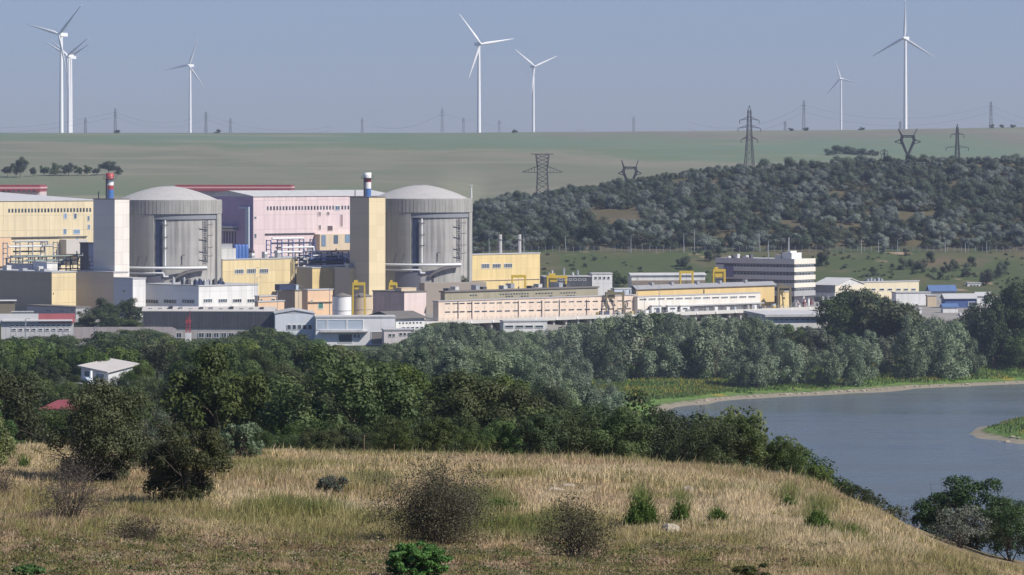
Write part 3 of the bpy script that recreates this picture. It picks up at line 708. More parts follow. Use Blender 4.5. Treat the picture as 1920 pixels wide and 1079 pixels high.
def twig_bush(name, px, py, wpx, hpx, label, seed, n=16, leafy=0.25, leafm=None, cat='bush', r=.016, up=.8):
    p = hit(px, py); k = F / p.y; w = wpx / k / 2; h = hpx / k
    o = empty(name, p, label, cat)
    mb, tips = twigs(seed, h, w, n, r, 3, up); mb.build('stems', TWIG, o)
    if leafy and len(tips):
        g = np.random.default_rng(seed); m = int(len(tips) * leafy * 8)
        C = tips[g.integers(len(tips), size=m)] + g.normal(0, .10, (m, 3)); C[:, 2] = np.maximum(C[:, 2], .03)
        V, Q = leaf_quads(C, g.normal(size=(m, 3)), g.uniform(.03, .08, m), g)
        link('foliage', np_mesh('foliage', V, Q, leafm, g.random(m)), o)
    return o
L_OL = near_leaf('leaf_olive', (.055, .075, .026), (.19, .21, .095)); L_OD = near_leaf('leaf_oak', (.018, .026, .008), (.080, .085, .026))
L_SV = near_leaf('leaf_grey', (.07, .10, .06), (.19, .225, .15)); L_GR = near_leaf('leaf_green', (.03, .075, .014), (.085, .16, .035)); L_BR = near_leaf('leaf_rusty', (.06, .048, .03), (.14, .115, .07)); L_EL = near_leaf('leaf_elder', (.014, .032, .010), (.05, .085, .03))
def weed(px, py, wpx, hpx, label, seed, n=420):
    n = int(n * .6)
    """upright leafy weed: many stalks with narrow leaves"""
    p = hit(px, py); k = F / p.y; w = wpx / k / 2; h = hpx / k; g = np.random.default_rng(seed)
    r = w * g.random(n) ** .8 * (.7 + .5 * g.random(n)); a = g.uniform(0, 6.28, n); x, y = r * np.cos(a), r * np.sin(a)
    H = h * g.uniform(.3, 1.05, n) * (1 - .6 * (r / w))
    cols = np.where(g.random(n)[:, None] < .7, np.array((.10, .165, .035)), np.array((.17, .235, .06))) * g.uniform(.6, 1.25, n)[:, None]
    V, T, C = blades(x, y, np.zeros(n), H, g.uniform(.03, .07, n), .32, cols, g)
    m = n * 5; q = g.integers(n, size=m); f = g.uniform(.2, 1, m); C2 = np.stack([x[q] + g.normal(0, .05, m), y[q] + g.normal(0, .05, m), H[q] * f], 1)
    V2, Q2 = leaf_quads(C2, g.normal(size=(m, 3)) + np.array([.3, 0, .5]), g.uniform(.06, .15, m), g, .4)
    T2 = np.concatenate([Q2[:, [0, 1, 2]], Q2[:, [0, 2, 3]]]); c2 = cols[q]
    me = np_mesh('weed_clump', np.concatenate([V, V2]), np.concatenate([T, T2 + len(V)]), BLADE, tris=True, colors=np.concatenate([C, c2, c2]))
    tag(link('weed_clump', me, None, p), label, 'plant')
bush('olive_bush', 188, 910, 190, 178, L_OL, 'biggest olive green bush on the dry grass, below the red roof', seed=2, low=-1.0, nleaf=40000, leaf=.10, nclump=60, lump=.25)
bush('grey_leaved_bush', 285, 868, 110, 104, L_SV, 'grey leaved bush squeezed between the two big dark bushes', seed=3, nleaf=14000, leaf=.08, nclump=40, lump=.26, low=-1.0, D=147)
bush('hawthorn_bush', 350, 948, 150, 146, L_OD, 'very dark rounded bush casting a black shadow on the grass', seed=4, low=-1.0, nleaf=36000, leaf=.085, nclump=60, lump=.24)
bush('young_ash_bush', 450, 860, 92, 66, L_EL and near_leaf('leaf_ash', (.07, .13, .05), (.20, .28, .13)), 'light green feathery bush at the grassy crest', seed=5, nleaf=9000, leaf=.12, nclump=34, lump=.26)
bush('edge_bush', -22, 880, 84, 92, L_OL, 'olive bush cut by the left edge of the photo', seed=6, nleaf=9000, D=150)
bush('edge_bush', -12, 812, 70, 78, L_GR, 'fresh green bush cut by the left edge, at the crest', seed=16, nleaf=7000, D=168)
twig_bush('bare_bush', 130, 980, 110, 115, 'bare brown bush with spreading twigs in front of the olive bush', 7, 15, .10, L_BR, r=.022)
twig_bush('bare_bush', -6, 935, 70, 70, 'bare brown bush cut by the left edge of the photo', 8, 11, .10, L_BR, r=.02)
twig_bush('bare_bush', 250, 1020, 90, 48, 'low grey tangle of bare twigs in front of the dark bush', 9, 15, .15, L_BR, up=.5)
bush('low_bush', 625, 930, 52, 48, L_SV, 'small blue grey bush alone in the straw grass', seed=10, nleaf=2600, leaf=.08, nclump=10)
o = twig_bush('thorn_bush', 820, 1022, 122, 128, 'wide brown thorn bush half leafless in the middle of the hill', 11, 30, .8, near_leaf('leaf_thorn', (.065, .062, .028), (.17, .155, .075)), r=.02)
twig_bush('thorn_bush', 1078, 1050, 70, 92, 'smaller dark thorn bush with crooked bare branches', 12, 14, .4, near_leaf('leaf_thorn', (.065, .062, .028), (.17, .155, .075)), r=.024)
bush('green_bush', 783, 1092, 118, 74, near_leaf('leaf_bright', (.03, .085, .012), (.085, .19, .03)), 'bright green dense bush at the bottom edge of the photo', seed=13, nleaf=17000, leaf=.075, nclump=130, lump=.15)
weed(1345, 986, 44, 44, 'round green weed clump on the straw slope', 14)
weed(1533, 998, 56, 56, 'wide green weed clump high on the straw slope facing the river', 15, 520)
weed(1275, 986, 44, 58, 'upright green weed clump next to the pale boulder', 17)
weed(1203, 988, 64, 78, 'tallest green weed clump with upright leaves on the straw slope', 18, 600)
weed(45, 882, 30, 30, 'little green weed clump beside the olive bush', 19, 260)
weed(1595, 1010, 60, 34, 'low pale green weed patch near the river end of the straw slope', 29, 380)
weed(935, 962, 90, 34, 'broad low green weed patch in the middle of the straw grass', 30, 420)
weed(1480, 952, 40, 28, 'sparse weed clump between the wide clump and the crest', 32, 220)
bush('low_bush', 1415, 1092, 70, 34, L_OD, 'low dark bush at the bottom edge under the straw slope', seed=20, nleaf=3000, leaf=.07, nclump=10)
bush('low_bush', 60, 1092, 60, 30, L_GR, 'low green bush in the bottom corner of the hill', seed=21, nleaf=2600, leaf=.07, nclump=10)
# the river end of the hill: trees and bushes standing on the slope beyond it
bush('walnut_tree', 1815, 1055, 200, 160, L_EL, 'spreading dark leaved tree between the dry hill and the river', 'tree', seed=22, nleaf=26000, leaf=.16, nclump=70, lump=.20, D=205, holes=.4, low=-.6)
bush('willow_bush', 1895, 1065, 130, 118, L_GR, 'bright green bush beneath the spreading dark tree', seed=23, nleaf=15000, leaf=.10, nclump=50, lump=.22, D=196)
bush('grey_leaved_bush', 1800, 1058, 110, 75, near_leaf('leaf_dusty', (.075, .085, .06), (.17, .18, .14)), 'dusty grey bush in front of the spreading dark tree', seed=24, nleaf=4200, leaf=.10, D=194, holes=.6)
for px, w, h, D, sd in ((1698, 46, 46, 208, 25), (1722, 40, 56, 207, 26), (1672, 36, 30, 206, 27)):
    q = at(px, D); kk = F / D; o = empty('reed_bush', q, 'thin leafless bush standing against the water', 'bush', 'leafless bushes against the water')
    mb, tips = twigs(sd, h / kk * 1.6, w / kk / 2, 12, .014, 2, 1.1); mb.build('stems', TWIG, o)
STONE = M('limestone', (.33, .285, .215), .9, .2, 2.5)
def rock(px, py, wpx, hpx, seed, label):
    p = hit(px, py); k = F / p.y; g = np.random.default_rng(seed); mb = MB()
    n, m = 14, 8; rx, rz = wpx / k / 2, hpx / k
    vs = []
    for j in range(m + 1):
        for i in range(n):
            a, b = 2 * math.pi * i / n, math.pi * j / m; q = 1 + .22 * math.sin(3 * a + seed) * math.sin(b) + g.normal(0, .05)
            vs.append((rx * q * math.sin(b) * math.cos(a), rx * .8 * q * math.sin(b) * math.sin(a), rz * (.12 + .60 * math.cos(b) * q)))
    fs = [(j * n + i, (j + 1) * n + i, (j + 1) * n + (i + 1) % n, j * n + (i + 1) % n) for j in range(m) for i in range(n)]
    mb.add(vs, fs); o = mb.build('boulder', STONE, None, p); tag(o, label, 'rock')
rock(1256, 1000, 36, 24, 1, 'pale rounded boulder lying in the grass under the weed clumps')
rock(1040, 920, 30, 8, 2, 'flat pale rock showing through the straw grass near the crest')
rock(1066, 912, 26, 7, 3, 'smaller flat pale rock behind the other one near the crest')
rock(1290, 922, 22, 14, 4, 'pale broken rock on the straw slope behind the weed clumps')
g = np.random.default_rng(41)
for i in range(46):
    px = g.uniform(1290, 1915); D = 1100 + i
    while gz((px - HX) / F * D, D) < .35 and D < 1300: D += 1.0
    if i > 38: px = g.uniform(1850, 1915); D = 985 + g.uniform(0, 8)
    k = F / D; mb = MB(); s = g.uniform(.5, 1.2)
    vs = [(math.cos(a) * s * g.uniform(.7, 1.1), math.sin(a) * s * g.uniform(.5, .9), z) for z in (-.3, .25) for a in np.linspace(0, 5.2, 6)] + [(0, 0, .5 * s + .1)]
    mb.add(vs, [(j, (j + 1) % 6, 6 + (j + 1) % 6, 6 + j) for j in range(6)] + [(6 + j, 6 + (j + 1) % 6, 12) for j in range(6)])
    o = mb.build('shore_stone', STONE, None, at(px, D)); tag(o, 'pale stone on the spit at the right of the river' if i > 38 else 'pale stone on the waterline of the far bank', 'stone', 'stones on the spit' if i > 38 else 'stones along the far waterline')
# ---------------------------------------------------------------- the power station
TH = 43.0
CREAM = M('cream_panel', (.70, .59, .38), .7, .08, .12, (6.2, 6.5, .12), .72, streak=.28)
YELLOW = M('yellow_panel', (.71, .58, .33), .7, .08, .12, (4.2, 5.2, .12), .74, streak=.25)
OCHRE = M('ochre_panel', (.71, .55, .26), .7, .08, .12, (1.6, 5, .07), .78, streak=.22)
PINK = M('pink_panel', (.70, .565, .555), .7, .08, .12, (6.2, 6.5, .12), .75, streak=.25)
PINK_SHADE = M('pink_shade_panel', (.40, .29, .44), .7, .05, .12, (6.2, 6.5, .10), .84)  # shaded tone of the pink panels, put into the end wall's colour
SALMON = M('salmon_render', (.72, .58, .46), .8, .09, .25, (8.2, 30, .16), .7, streak=.25)
WHITE = M('white_panel', (.74, .73, .70), .65, .09, .2, (5.5, 6.2, .10), .76, streak=.28)
PALE_T = M('pale_panel', (.78, .72, .64), .65, .06, .12, (4.3, 5.1, .12), .76, streak=.2)
WHITER = M('white_roof', (.56, .55, .53), .6, .16, .25, streak=.3)
GREYR = M('grey_roof', (.42, .42, .42), .8, .14, .1)
DARKR = M('dark_roof', (.16, .145, .13), .85, .2, .2)
REDR = M('red_roof', (.31, .075, .08), .6, .15, .3, (1.1, 40, .10), .7)
BLUER = M('blue_roof', (.09, .16, .32), .5, .12, .3, (1.1, 40, .10), .75)
CONC = M('concrete', (.38, .37, .34), .9, .10, .12, (2.9, 2.6, .05), .90, streak=.45)
CONCW = M('containment_concrete', (.40, .385, .36), .9, .16, .14, (30, 2.7, .05), .86, streak=.75)
CONCD = M('dome_concrete', (.42, .405, .385), .9, .14, .25, streak=.15)
BLOCKW = M('pink_block_shade', (.52, .42, .40), .9, .12, .3, (2.0, 1.6, .08), .88, streak=.3)  # darker copy of the pale pink wall, shade painted in
BEIGEW = M('beige_render', (.58, .47, .33), .8, .1, .2, streak=.2)
PEACH = M('peach_render', (.68, .47, .30), .8, .08, .2, streak=.2)
OLIVEW = M('olive_panel', (.34, .31, .22), .8, .12, .3, (3, 4, .08), .85, streak=.2)
DARKP = M('dark_sheet', (.085, .085, .095), .6, .25, .4, (1.35, 40, .13), .55, streak=.4)
GREYW = M('grey_render', (.36, .36, .36), .85, .12, .2, streak=.2)
BLUEG = M('blue_grey_sheet', (.42, .48, .55), .6, .07, .2)
STEEL = M('galvanised', (.42, .43, .44), .45, .12, .6, metallic=.4); DSTEEL = M('dark_steel', (.09, .09, .10), .6, .2, .6)
WPIPE = M('white_pipe', (.72, .73, .73), .45, .06, .4); BPIPE = M('blue_pipe', (.06, .13, .36), .5, .12, .4); NAVY = M('navy_steel', (.022, .035, .085), .6, .3, .5)
GPIPE = M('green_grey_pipe', (.20, .25, .24), .5, .15, .4)
CRY = M('crane_yellow', (.62, .44, .05), .5, .15, .4); CRD = M('crane_worn', (.20, .17, .10), .7, .25, .5)
RED = M('signal_red', (.36, .055, .06), .5, .1, .5); BLUE = M('signal_blue', (.06, .15, .38), .5, .1, .5); WHT = M('signal_white', (.78, .77, .75), .5, .05, .5)
WOODB = M('dark_wood', (.07, .05, .035), .9)
GL = Mglass('window_glass'); GLB = Mglass('blue_glass', (.07, .10, .14)); FRM = M('window_frame', (.62, .62, .60), .6, .05)
def sol(px, c, d):
    """distance along direction d from c to the vertical plane of sight through column px"""
    t = (px - HX) / F
    return (t * c[1] - c[0]) / (d[0] - t * d[1])
class B:
    """a building with its near corner on photo column xc at distance D; left and right faces end on columns xl and xr"""
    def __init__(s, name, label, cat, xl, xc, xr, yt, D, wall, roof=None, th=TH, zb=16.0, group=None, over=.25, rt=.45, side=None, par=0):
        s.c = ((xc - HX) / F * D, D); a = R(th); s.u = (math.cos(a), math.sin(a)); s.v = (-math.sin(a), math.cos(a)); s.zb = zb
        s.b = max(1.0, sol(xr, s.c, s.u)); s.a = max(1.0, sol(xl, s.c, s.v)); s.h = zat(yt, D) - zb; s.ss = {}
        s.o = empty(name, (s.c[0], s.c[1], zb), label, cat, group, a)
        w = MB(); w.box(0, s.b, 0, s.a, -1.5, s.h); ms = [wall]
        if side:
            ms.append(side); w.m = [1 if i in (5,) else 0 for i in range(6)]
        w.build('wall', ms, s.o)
        if roof:
            r = MB(); r.box(-over, s.b + over, -over, s.a + over, s.h, s.h + rt); r.build('roof', roof, s.o)
        if par:
            q = MB(); q.box(-.12, s.b + .12, -.12, .25, s.h, s.h + par); q.box(-.12, .25, .25, s.a + .12, s.h, s.h + par); q.build('parapet', wall, s.o)
    def wx(s, lx): return s.c[0] + s.u[0] * lx, s.c[1] + s.u[1] * lx
    def R(s, px, py=None):
        lx = sol(px, s.c, s.u)
        if py is None: return lx
        return lx, zat(py, s.c[1] + s.u[1] * lx) - s.zb
    def Lf(s, px, py=None):
        ly = sol(px, s.c, s.v)
        if py is None: return ly
        return ly, zat(py, s.c[1] + s.v[1] * ly) - s.zb
    def _win(s, L0, L1, z0, z1, left, glass, frame, mull, name='window'):
        w, h = L1 - L0, z1 - z0; key = (round(w, 2), round(h, 2), left, glass.name, mull, name)
        if key not in s.ss:
            mb = MB(); fw = min(.22, w * .12, h * .16)
            def bx(a0, a1, b0, b1, d, mi):
                if left: mb.box(-d, .02, a0, a1, b0, b1, mi)
                else: mb.box(a0, a1, -d, .02, b0, b1, mi)
            bx(fw, w - fw, fw, h - fw, .05, 0)
            if frame:
                bx(0, w, 0, fw, .16, 1); bx(0, w, h - fw, h, .16, 1); bx(0, fw, fw, h - fw, .16, 1); bx(w - fw, w, fw, h - fw, .16, 1)
                for k in range(mull): x = w * (k + 1) / (mull + 1); bx(x - fw * .35, x + fw * .35, fw, h - fw, .13, 1)
            o = mb.build(name, [glass, frame or FRM], s.o); s.ss[key] = o.data
        else: o = link(name, s.ss[key], s.o)
        o.location = (0, L0, z0) if left else (L0, 0, z0)
        return o
    def win(s, px0, px1, py0, py1, n=1, gap=.3, left=False, glass=None, frame=FRM, mull=0, name='window'):
        f = s.Lf if left else s.R
        A, z1 = f((px0 + px1) / 2, py0)[0], f((px0 + px1) / 2, py0)[1]; z0 = f((px0 + px1) / 2, py1)[1]
        a0, a1 = f(px0), f(px1)
        if a0 > a1: a0, a1 = a1, a0
        w = (a1 - a0) / n
        for i in range(n): s._win(a0 + w * i + w * gap / 2, a0 + w * (i + 1) - w * gap / 2, z0, z1, left, glass or GL, frame, mull, name)
    def slab(s, name, px0, px1, py0, py1, mat, depth=.3, left=False):
        """a band, canopy or block standing out from a face"""
        f = s.Lf if left else s.R
        a0, a1 = f(px0), f(px1); a0, a1 = min(a0, a1), max(a0, a1); m = (px0 + px1) / 2
        z1, z0 = f(m, py0)[1], f(m, py1)[1]; mb = MB()
        if left: mb.box(-depth, .03, a0, a1, z0, z1)
        else: mb.box(a0, a1, -depth, .03, z0, z1)
        return mb.build(name, mat, s.o)
    def top(s, name, px0, px1, hgt, mat, y=None, dep=2.0, z=None):
        """a thing fixed on the roof, seen between two columns over the lit face"""
        a0, a1 = s.R(px0), s.R(px1); y = s.a * .3 if y is None else y; z = s.h + .45 if z is None else z
        mb = MB(); mb.box(a0, a1, y, y + dep, z - .05, z + hgt)
        if name in ('roof_unit',): mb.box(a0 - .1, a1 + .1, y - .1, y + dep + .1, z + hgt, z + hgt + .12)
        return mb.build(name, mat, s.o)
    def gable(s, rise, mat, along='x', over=.4, name='roof', z=None, y1=None, mono=False):
        z = s.h if z is None else z; b, a = s.b + over, s.a + over; o = -over; t = .25
        mb = MB()
        if mono: prof = [(o, z), (a, z + rise)]
        elif along == 'x': prof = [(o, z), (s.a / 2, z + rise), (a, z)]
        else: prof = [(o, z), (s.b / 2, z + rise), (b, z)]
        for (p0, z0), (p1, z1) in zip(prof[:-1], prof[1:]):
            if along == 'x': c = [(o, p0, z0), (b, p0, z0), (b, p1, z1), (o, p1, z1)]
            else: c = [(p0, o, z0), (p1, o, z1), (p1, a, z1), (p0, a, z0)]
            mb.add([(x, y, q) for x, y, q in c] + [(x, y, q + t) for x, y, q in c], [(0, 3, 2, 1), (4, 5, 6, 7), (0, 1, 5, 4), (1, 2, 6, 5), (2, 3, 7, 6), (3, 0, 4, 7)])
        mb.build(name, mat, s.o)
        if not mono:
            g_ = MB()
            if along == 'x':
                for x in (.0, s.b): g_.add([(x, 0, z), (x, s.a, z), (x, s.a / 2, z + rise)], [(0, 1, 2)])
            else:
                for y in (.0, s.a): g_.add([(0, y, z), (s.b, y, z), (s.b / 2, y, z + rise)], [(0, 1, 2)])
            g_.build('gable', s.o.children[0].data.materials[0], s.o)

# --- turbine halls
b = B('turbine_hall', 'big cream turbine hall with a ribbon of dark windows', 'hall', -420, -60, 185, 378, 1560, CREAM, None)
b.gable(3.2, WHITER, 'x')
b.win(14, 172, 390.5, 399, 26, .28, frame=None)
for x0, x1, y0, y1 in ((119, 125.5, 400, 411), (138, 144, 400, 411), (163.5, 168, 405, 415), (118, 125, 429, 440), (137, 150, 430, 439.5), (164, 169, 421, 431), (116, 122, 448.5, 458), (141, 148, 446, 452)): b.win(x0, x1, y0, y1, 1, 0, glass=GLB)
b.slab('ledge', -60, 162, 444.5, 446.5, DSTEEL, .7)
b.slab('annex', 112, 152, 449, 476, M('annex_grey', (.50, .47, .43), .8), 5.0)
b.slab('annex', -60, 16, 446.6, 500, PEACH, 2.0)
t = empty('roof_monitor', (-260, 1640, 66), None, None); bpy.data.objects.remove(t)
def monitor(px0, px1, y0, y1, D, label):
    c = at((px0 + px1) / 2, D, 16.0); w = (px1 - px0) / F * D; z0, z1 = zat(y1, D) - 16, zat(y0, D) - 16
    o = empty('annex_hall', c, label, 'hall')
    m = MB(); m.box(-w / 2, w / 2, 0, 24, -1, z0); m.build('wall', PINK, o)
    m = MB(); h = z1 - z0
    m.box(-w / 2, w / 2, -1.0, 25, z0, z0 + h * .45); m.build('roof_band', REDR, o)
    m = MB(); m.box(-w / 2 - .3, w / 2 + .3, -.6, 24.6, z0 + h * .45, z0 + h * .68); m.build('roof_stripe', M('pale_pink', (.62, .38, .38), .7), o)
    m = MB(); m.box(-w / 2, w / 2, -.3, 24.3, z0 + h * .68, z0 + h); m.build('roof_cap', REDR, o)
    return o, w, z0
o, w, z0 = monitor(328, 546, 347, 358.5, 1725, 'long low building behind the pink hall with red and white banded roof')
o, w, z0 = monitor(-120, 75, 347, 360, 1690, 'red banded roof behind the cream hall with a row of dark openings')
for i in range(8):
    m = MB(); x = w / 2 - 1 - (8 - i) * 2.4; m.box(x, x + 1.5, -1.05, -.9, z0 + .05, z0 + .75); m.build('opening', GL, o)
b = B('turbine_hall', 'pink turbine hall with end wall tinted mauve for shade', 'hall', 385, 475, 740, 369, 1600, PINK, None, side=PINK_SHADE)
b.gable(2.4, WHITER, 'x')
b.win(499, 656, 386, 394.5, 27, .30, frame=None); b.win(628, 637, 386, 395, 1, 0, glass=GLB)
for x0, x1, y0, y1 in ((595.5, 602, 397, 406), (612, 618, 397, 405), (637, 643, 402, 426), (597, 602, 422, 432), (613, 624, 423, 434)): b.win(x0, x1, y0, y1, 1, 0, glass=Mglass('rosy_glass', (.12, .08, .08)))
for y0, y1 in ((406, 411), (438, 447)): b.win(476.5, 481, y0, y1, 1, 0)
b.slab('ledge', 497, 590, 437.5, 439, DSTEEL, .7)
b.slab('annex', 589, 660, 439, 469, BEIGEW, 4.0)
q = b.c; 
for x0, x1, y0, y1 in ((592, 600, 441, 462), (615, 623, 441, 457), (636, 650, 440, 455)):
    a0, z1 = b.R(x0, y0); a1, z0 = b.R(x1, y1); m = MB(); m.box(a0, a1, -4.12, -4.01, z0, z1); m.build('window', GLB, b.o)
b.win(418, 444, 434, 458, 5, .3, left=True, frame=None, glass=Mglass('louvre_glass', (.02, .03, .07)))
b.slab('canopy', 416, 446, 424, 428, WHITER, 3.0, left=True); b.slab('canopy', 416, 446, 430, 433, WHITER, 2.2, left=True)
b.slab('duct', 464, 470.5, 388, 466, BLUEG, 1.4, left=True); b.slab('duct', 451, 464, 388, 392, BLUEG, 1.2, left=True)

# --- reactor buildings
def reactor(px, D, label, r, ytop, yrim, yring, sgn):
    c = at(px, D, 16.0); o = empty('reactor_building', c, label, 'reactor building'); zr = zat(yrim, D - r) - 16; zg = zat(yring, D - r) - 16; zt = zat(ytop, D) - 16
    rw = r - 1.15
    m = MB(); m.lathe([(rw, -1), (rw, zg - .01)], 120); m.build('wall', CONCW, o)
    m = MB(); m.lathe([(rw - .1, zg), (r, zg), (r, zr - .35), (r - .25, zr - .34), (r - .25, zr), (r - 2.0, zr)], 120, smooth=False)
    for i in range(90):
        a = 2 * math.pi * i / 90; x, y = math.cos(a), math.sin(a)
        m.bar((x * (r + .02), y * (r + .02), zg + .1), (x * (r + .02), y * (r + .02), zr - .5), .11)
    m.build('ring_girder', CONC, o)
    rd = r - 1.9; hd = zt - zr; k = 22
    m = MB(); m.lathe([(rd * (1 - i / k) + .001, zr + hd * (1 - (1 - i / k) ** 1.7)) for i in range(k + 1)], 96); m.build('dome', CONCD, o)
    m = MB(); m.path([(math.cos(a) * rd * .16, math.sin(a) * rd * .16, zt - .08) for a in np.linspace(0, 6.283, 25)], .10, 4); m.build('dome_rail', STEEL, o)
    def ang(p): return -math.acos(max(-1, min(1, (p - px) / F * D / rw)))
    def pil(p0, p1, z0, z1, dep, mat=CONC):
        a0, a1 = ang(p0), ang(p1); n = max(2, int(abs(a1 - a0) / .03)); m = MB(); vs = []
        for i in range(n + 1):
            a = a0 + (a1 - a0) * i / n; x, y = math.cos(a), math.sin(a)
            vs += [(x * (rw - .1), y * (rw - .1), z0), (x * (rw + dep), y * (rw + dep), z0), (x * (rw + dep), y * (rw + dep), z1), (x * (rw - .1), y * (rw - .1), z1)]
        fs = []
        for i in range(n):
            e = 4 * i; fs += [(e + 1, e + 5, e + 6, e + 2), (e + 2, e + 6, e + 7, e + 3), (e + 4, e + 5, e + 1, e)]
        fs += [(0, 1, 2, 3), (4 * n + 3, 4 * n + 2, 4 * n + 1, 4 * n)]
        m.add(vs, fs); return m.build('buttress_and_shade', mat, o)  # real buttresses, and strips that paint shade on the wall
    X = lambda f: px + f * r * F / D                       # f runs from -1 at one edge of the silhouette to 1 at the other
    zz = lambda y: zat(y, D - r) - 16
    pil(X(-.52), X(-.16), 0, zg - .1, 1.0); pil(X(-.13), X(-.02), zg - 26, zg - 2.2, .25, NAVY); pil(X(-.16), X(.94), zg - 2.2, zg - .1, .55, M('shade_band', (.22, .23, .25), .9))  # navy strip paints the recess dark, shade band paints the girder's shadow
    pil(X(.90), X(.985), 0, zg - .1, 1.0)
    def on(f, dr=1.2): a = ang(X(f)); return math.cos(a) * (rw + dr), math.sin(a) * (rw + dr)
    x, y = on(.04, .9); m = MB(); m.tube((x, y, zg - 21.5), (x, y, zg - 2.6), .42, n=10); m.build('riser_pipe', WPIPE, o)
    for f, kz in ((.04, (4.5, 9.5, 14.0)), (.73, (4.5, 9, 14, 17.5))):
        for q in kz:
            x, y = on(f, .2); x2, y2 = on(f + .05, 2.6); m = MB(); m.bar((x, y, zg - q), (x2, y2, zg - q), .22); xx, yy = on(f - .07, 1.8); m.bar((xx, yy, zg - q), (x2, y2, zg - q), .35); m.bar((x2, y2, zg - q), (x2, y2, zg - q + 1.1), .12); m.bar((xx, yy, zg - q), (xx, yy, zg - q + 1.1), .12); m.build('platform', DSTEEL, o)
    m = MB(); x, y = on(.71, .8); x2, y2 = on(.76, .8)
    m.bar((x, y, zg - 20.5), (x, y, zg - 2.3), .28); m.bar((x2, y2, zg - 20.5), (x2, y2, zg - 2.3), .28)
    for q in np.arange(zg - 20, zg - 2.5, .9): m.bar((x, y, q), (x2, y2, q), .16)
    m.build('ladder', DSTEEL, o)
    m = MB(); m.path([(*on(f, 2.4), zg - 22.3) for f in np.linspace(-.66, .70, 26)], .55, 8); m.build('ring_pipe', WPIPE, o)
    m = MB(); m.path([(*on(f, 2.3), zg - 24.4) for f in np.linspace(-.66, .02, 14)] + [(*on(.02, 2.3), zg - 25.8), (*on(.10, 2.3), zg - 25.8)], .38, 8); m.build('ring_pipe', WPIPE, o)
    m = MB(); pts = [(.70, -22.9), (.55, -23.2), (.40, -24.0), (.27, -25.4), (.16, -27.4)]
    for (f0, q0), (f1, q1) in zip(pts[:-1], pts[1:]):
        a0, a1 = on(f0, .3), on(f0, 2.6); b0, b1 = on(f1, .3), on(f1, 2.6)
        m.add([(*a0, zg + q0 - .5), (*a1, zg + q0 - .5), (*b1, zg + q1 - .5), (*b0, zg + q1 - .5), (*a0, zg + q0 + .5), (*a1, zg + q0 + .5), (*b1, zg + q1 + .5), (*b0, zg + q1 + .5)], [(0, 1, 2, 3), (7, 6, 5, 4), (1, 5, 6, 2), (0, 3, 7, 4)])
    m.build('walkway', M('walkway_steel', (.13, .12, .12), .7), o)
    pil(X(-.42), X(.02), 0, zg - 25.2, 2.2, M('shadow_funnel', (.16, .16, .19), .8)); pil(X(.02), X(.14), 0, zg - 28, 1.7, M('duct_side', (.36, .35, .35), .8))  # dark slab paints in the shadow funnel under the pipes
    x, y = on(.26, .3); m = MB(); m.bar((x, y, zg - 35), (x, y, zg - 25.6), .5); m.build('drain_pipe', DSTEEL, o)
    x, y = on(.34, .3); m = MB(); m.bar((x, y, zg - 21), (x, y, zg - 17), .25); m.bar((x, y, zg - 17), (*on(.38, 1.2), zg - 17), .25); m.build('lamp_bracket', DSTEEL, o)
    for f in (-.47, -.33): 
        x, y = on(f, 1.3); m = MB(); m.bar((x, y, zg - 21.8), (*on(f + .05, 1.3), zg - 17.5), .3); m.build('strut', DSTEEL, o)
    return o, rw, zg, zr, zt
o1 = reactor(315, 1500, 'concrete reactor building with shallow dome next to the white tower', 22.6, 349, 375.5, 402, 1)
o2 = reactor(789, 1545, 'concrete reactor building with rounder dome next to the yellow tower', 22.4, 347, 373, 399, 1)
m = MB(); m.tube((math.cos(-.15) * 22.2, math.sin(-.15) * 22.2, o2[3]), (math.cos(-.15) * 22.2, math.sin(-.15) * 22.2, o2[3] + 5.6), .32, .22, 8); m.box(21.4, 22.6, -3.9, -2.7, o2[3] + 5.5, o2[3] + 5.8); m.build('vent_mast', WPIPE, o2[0])

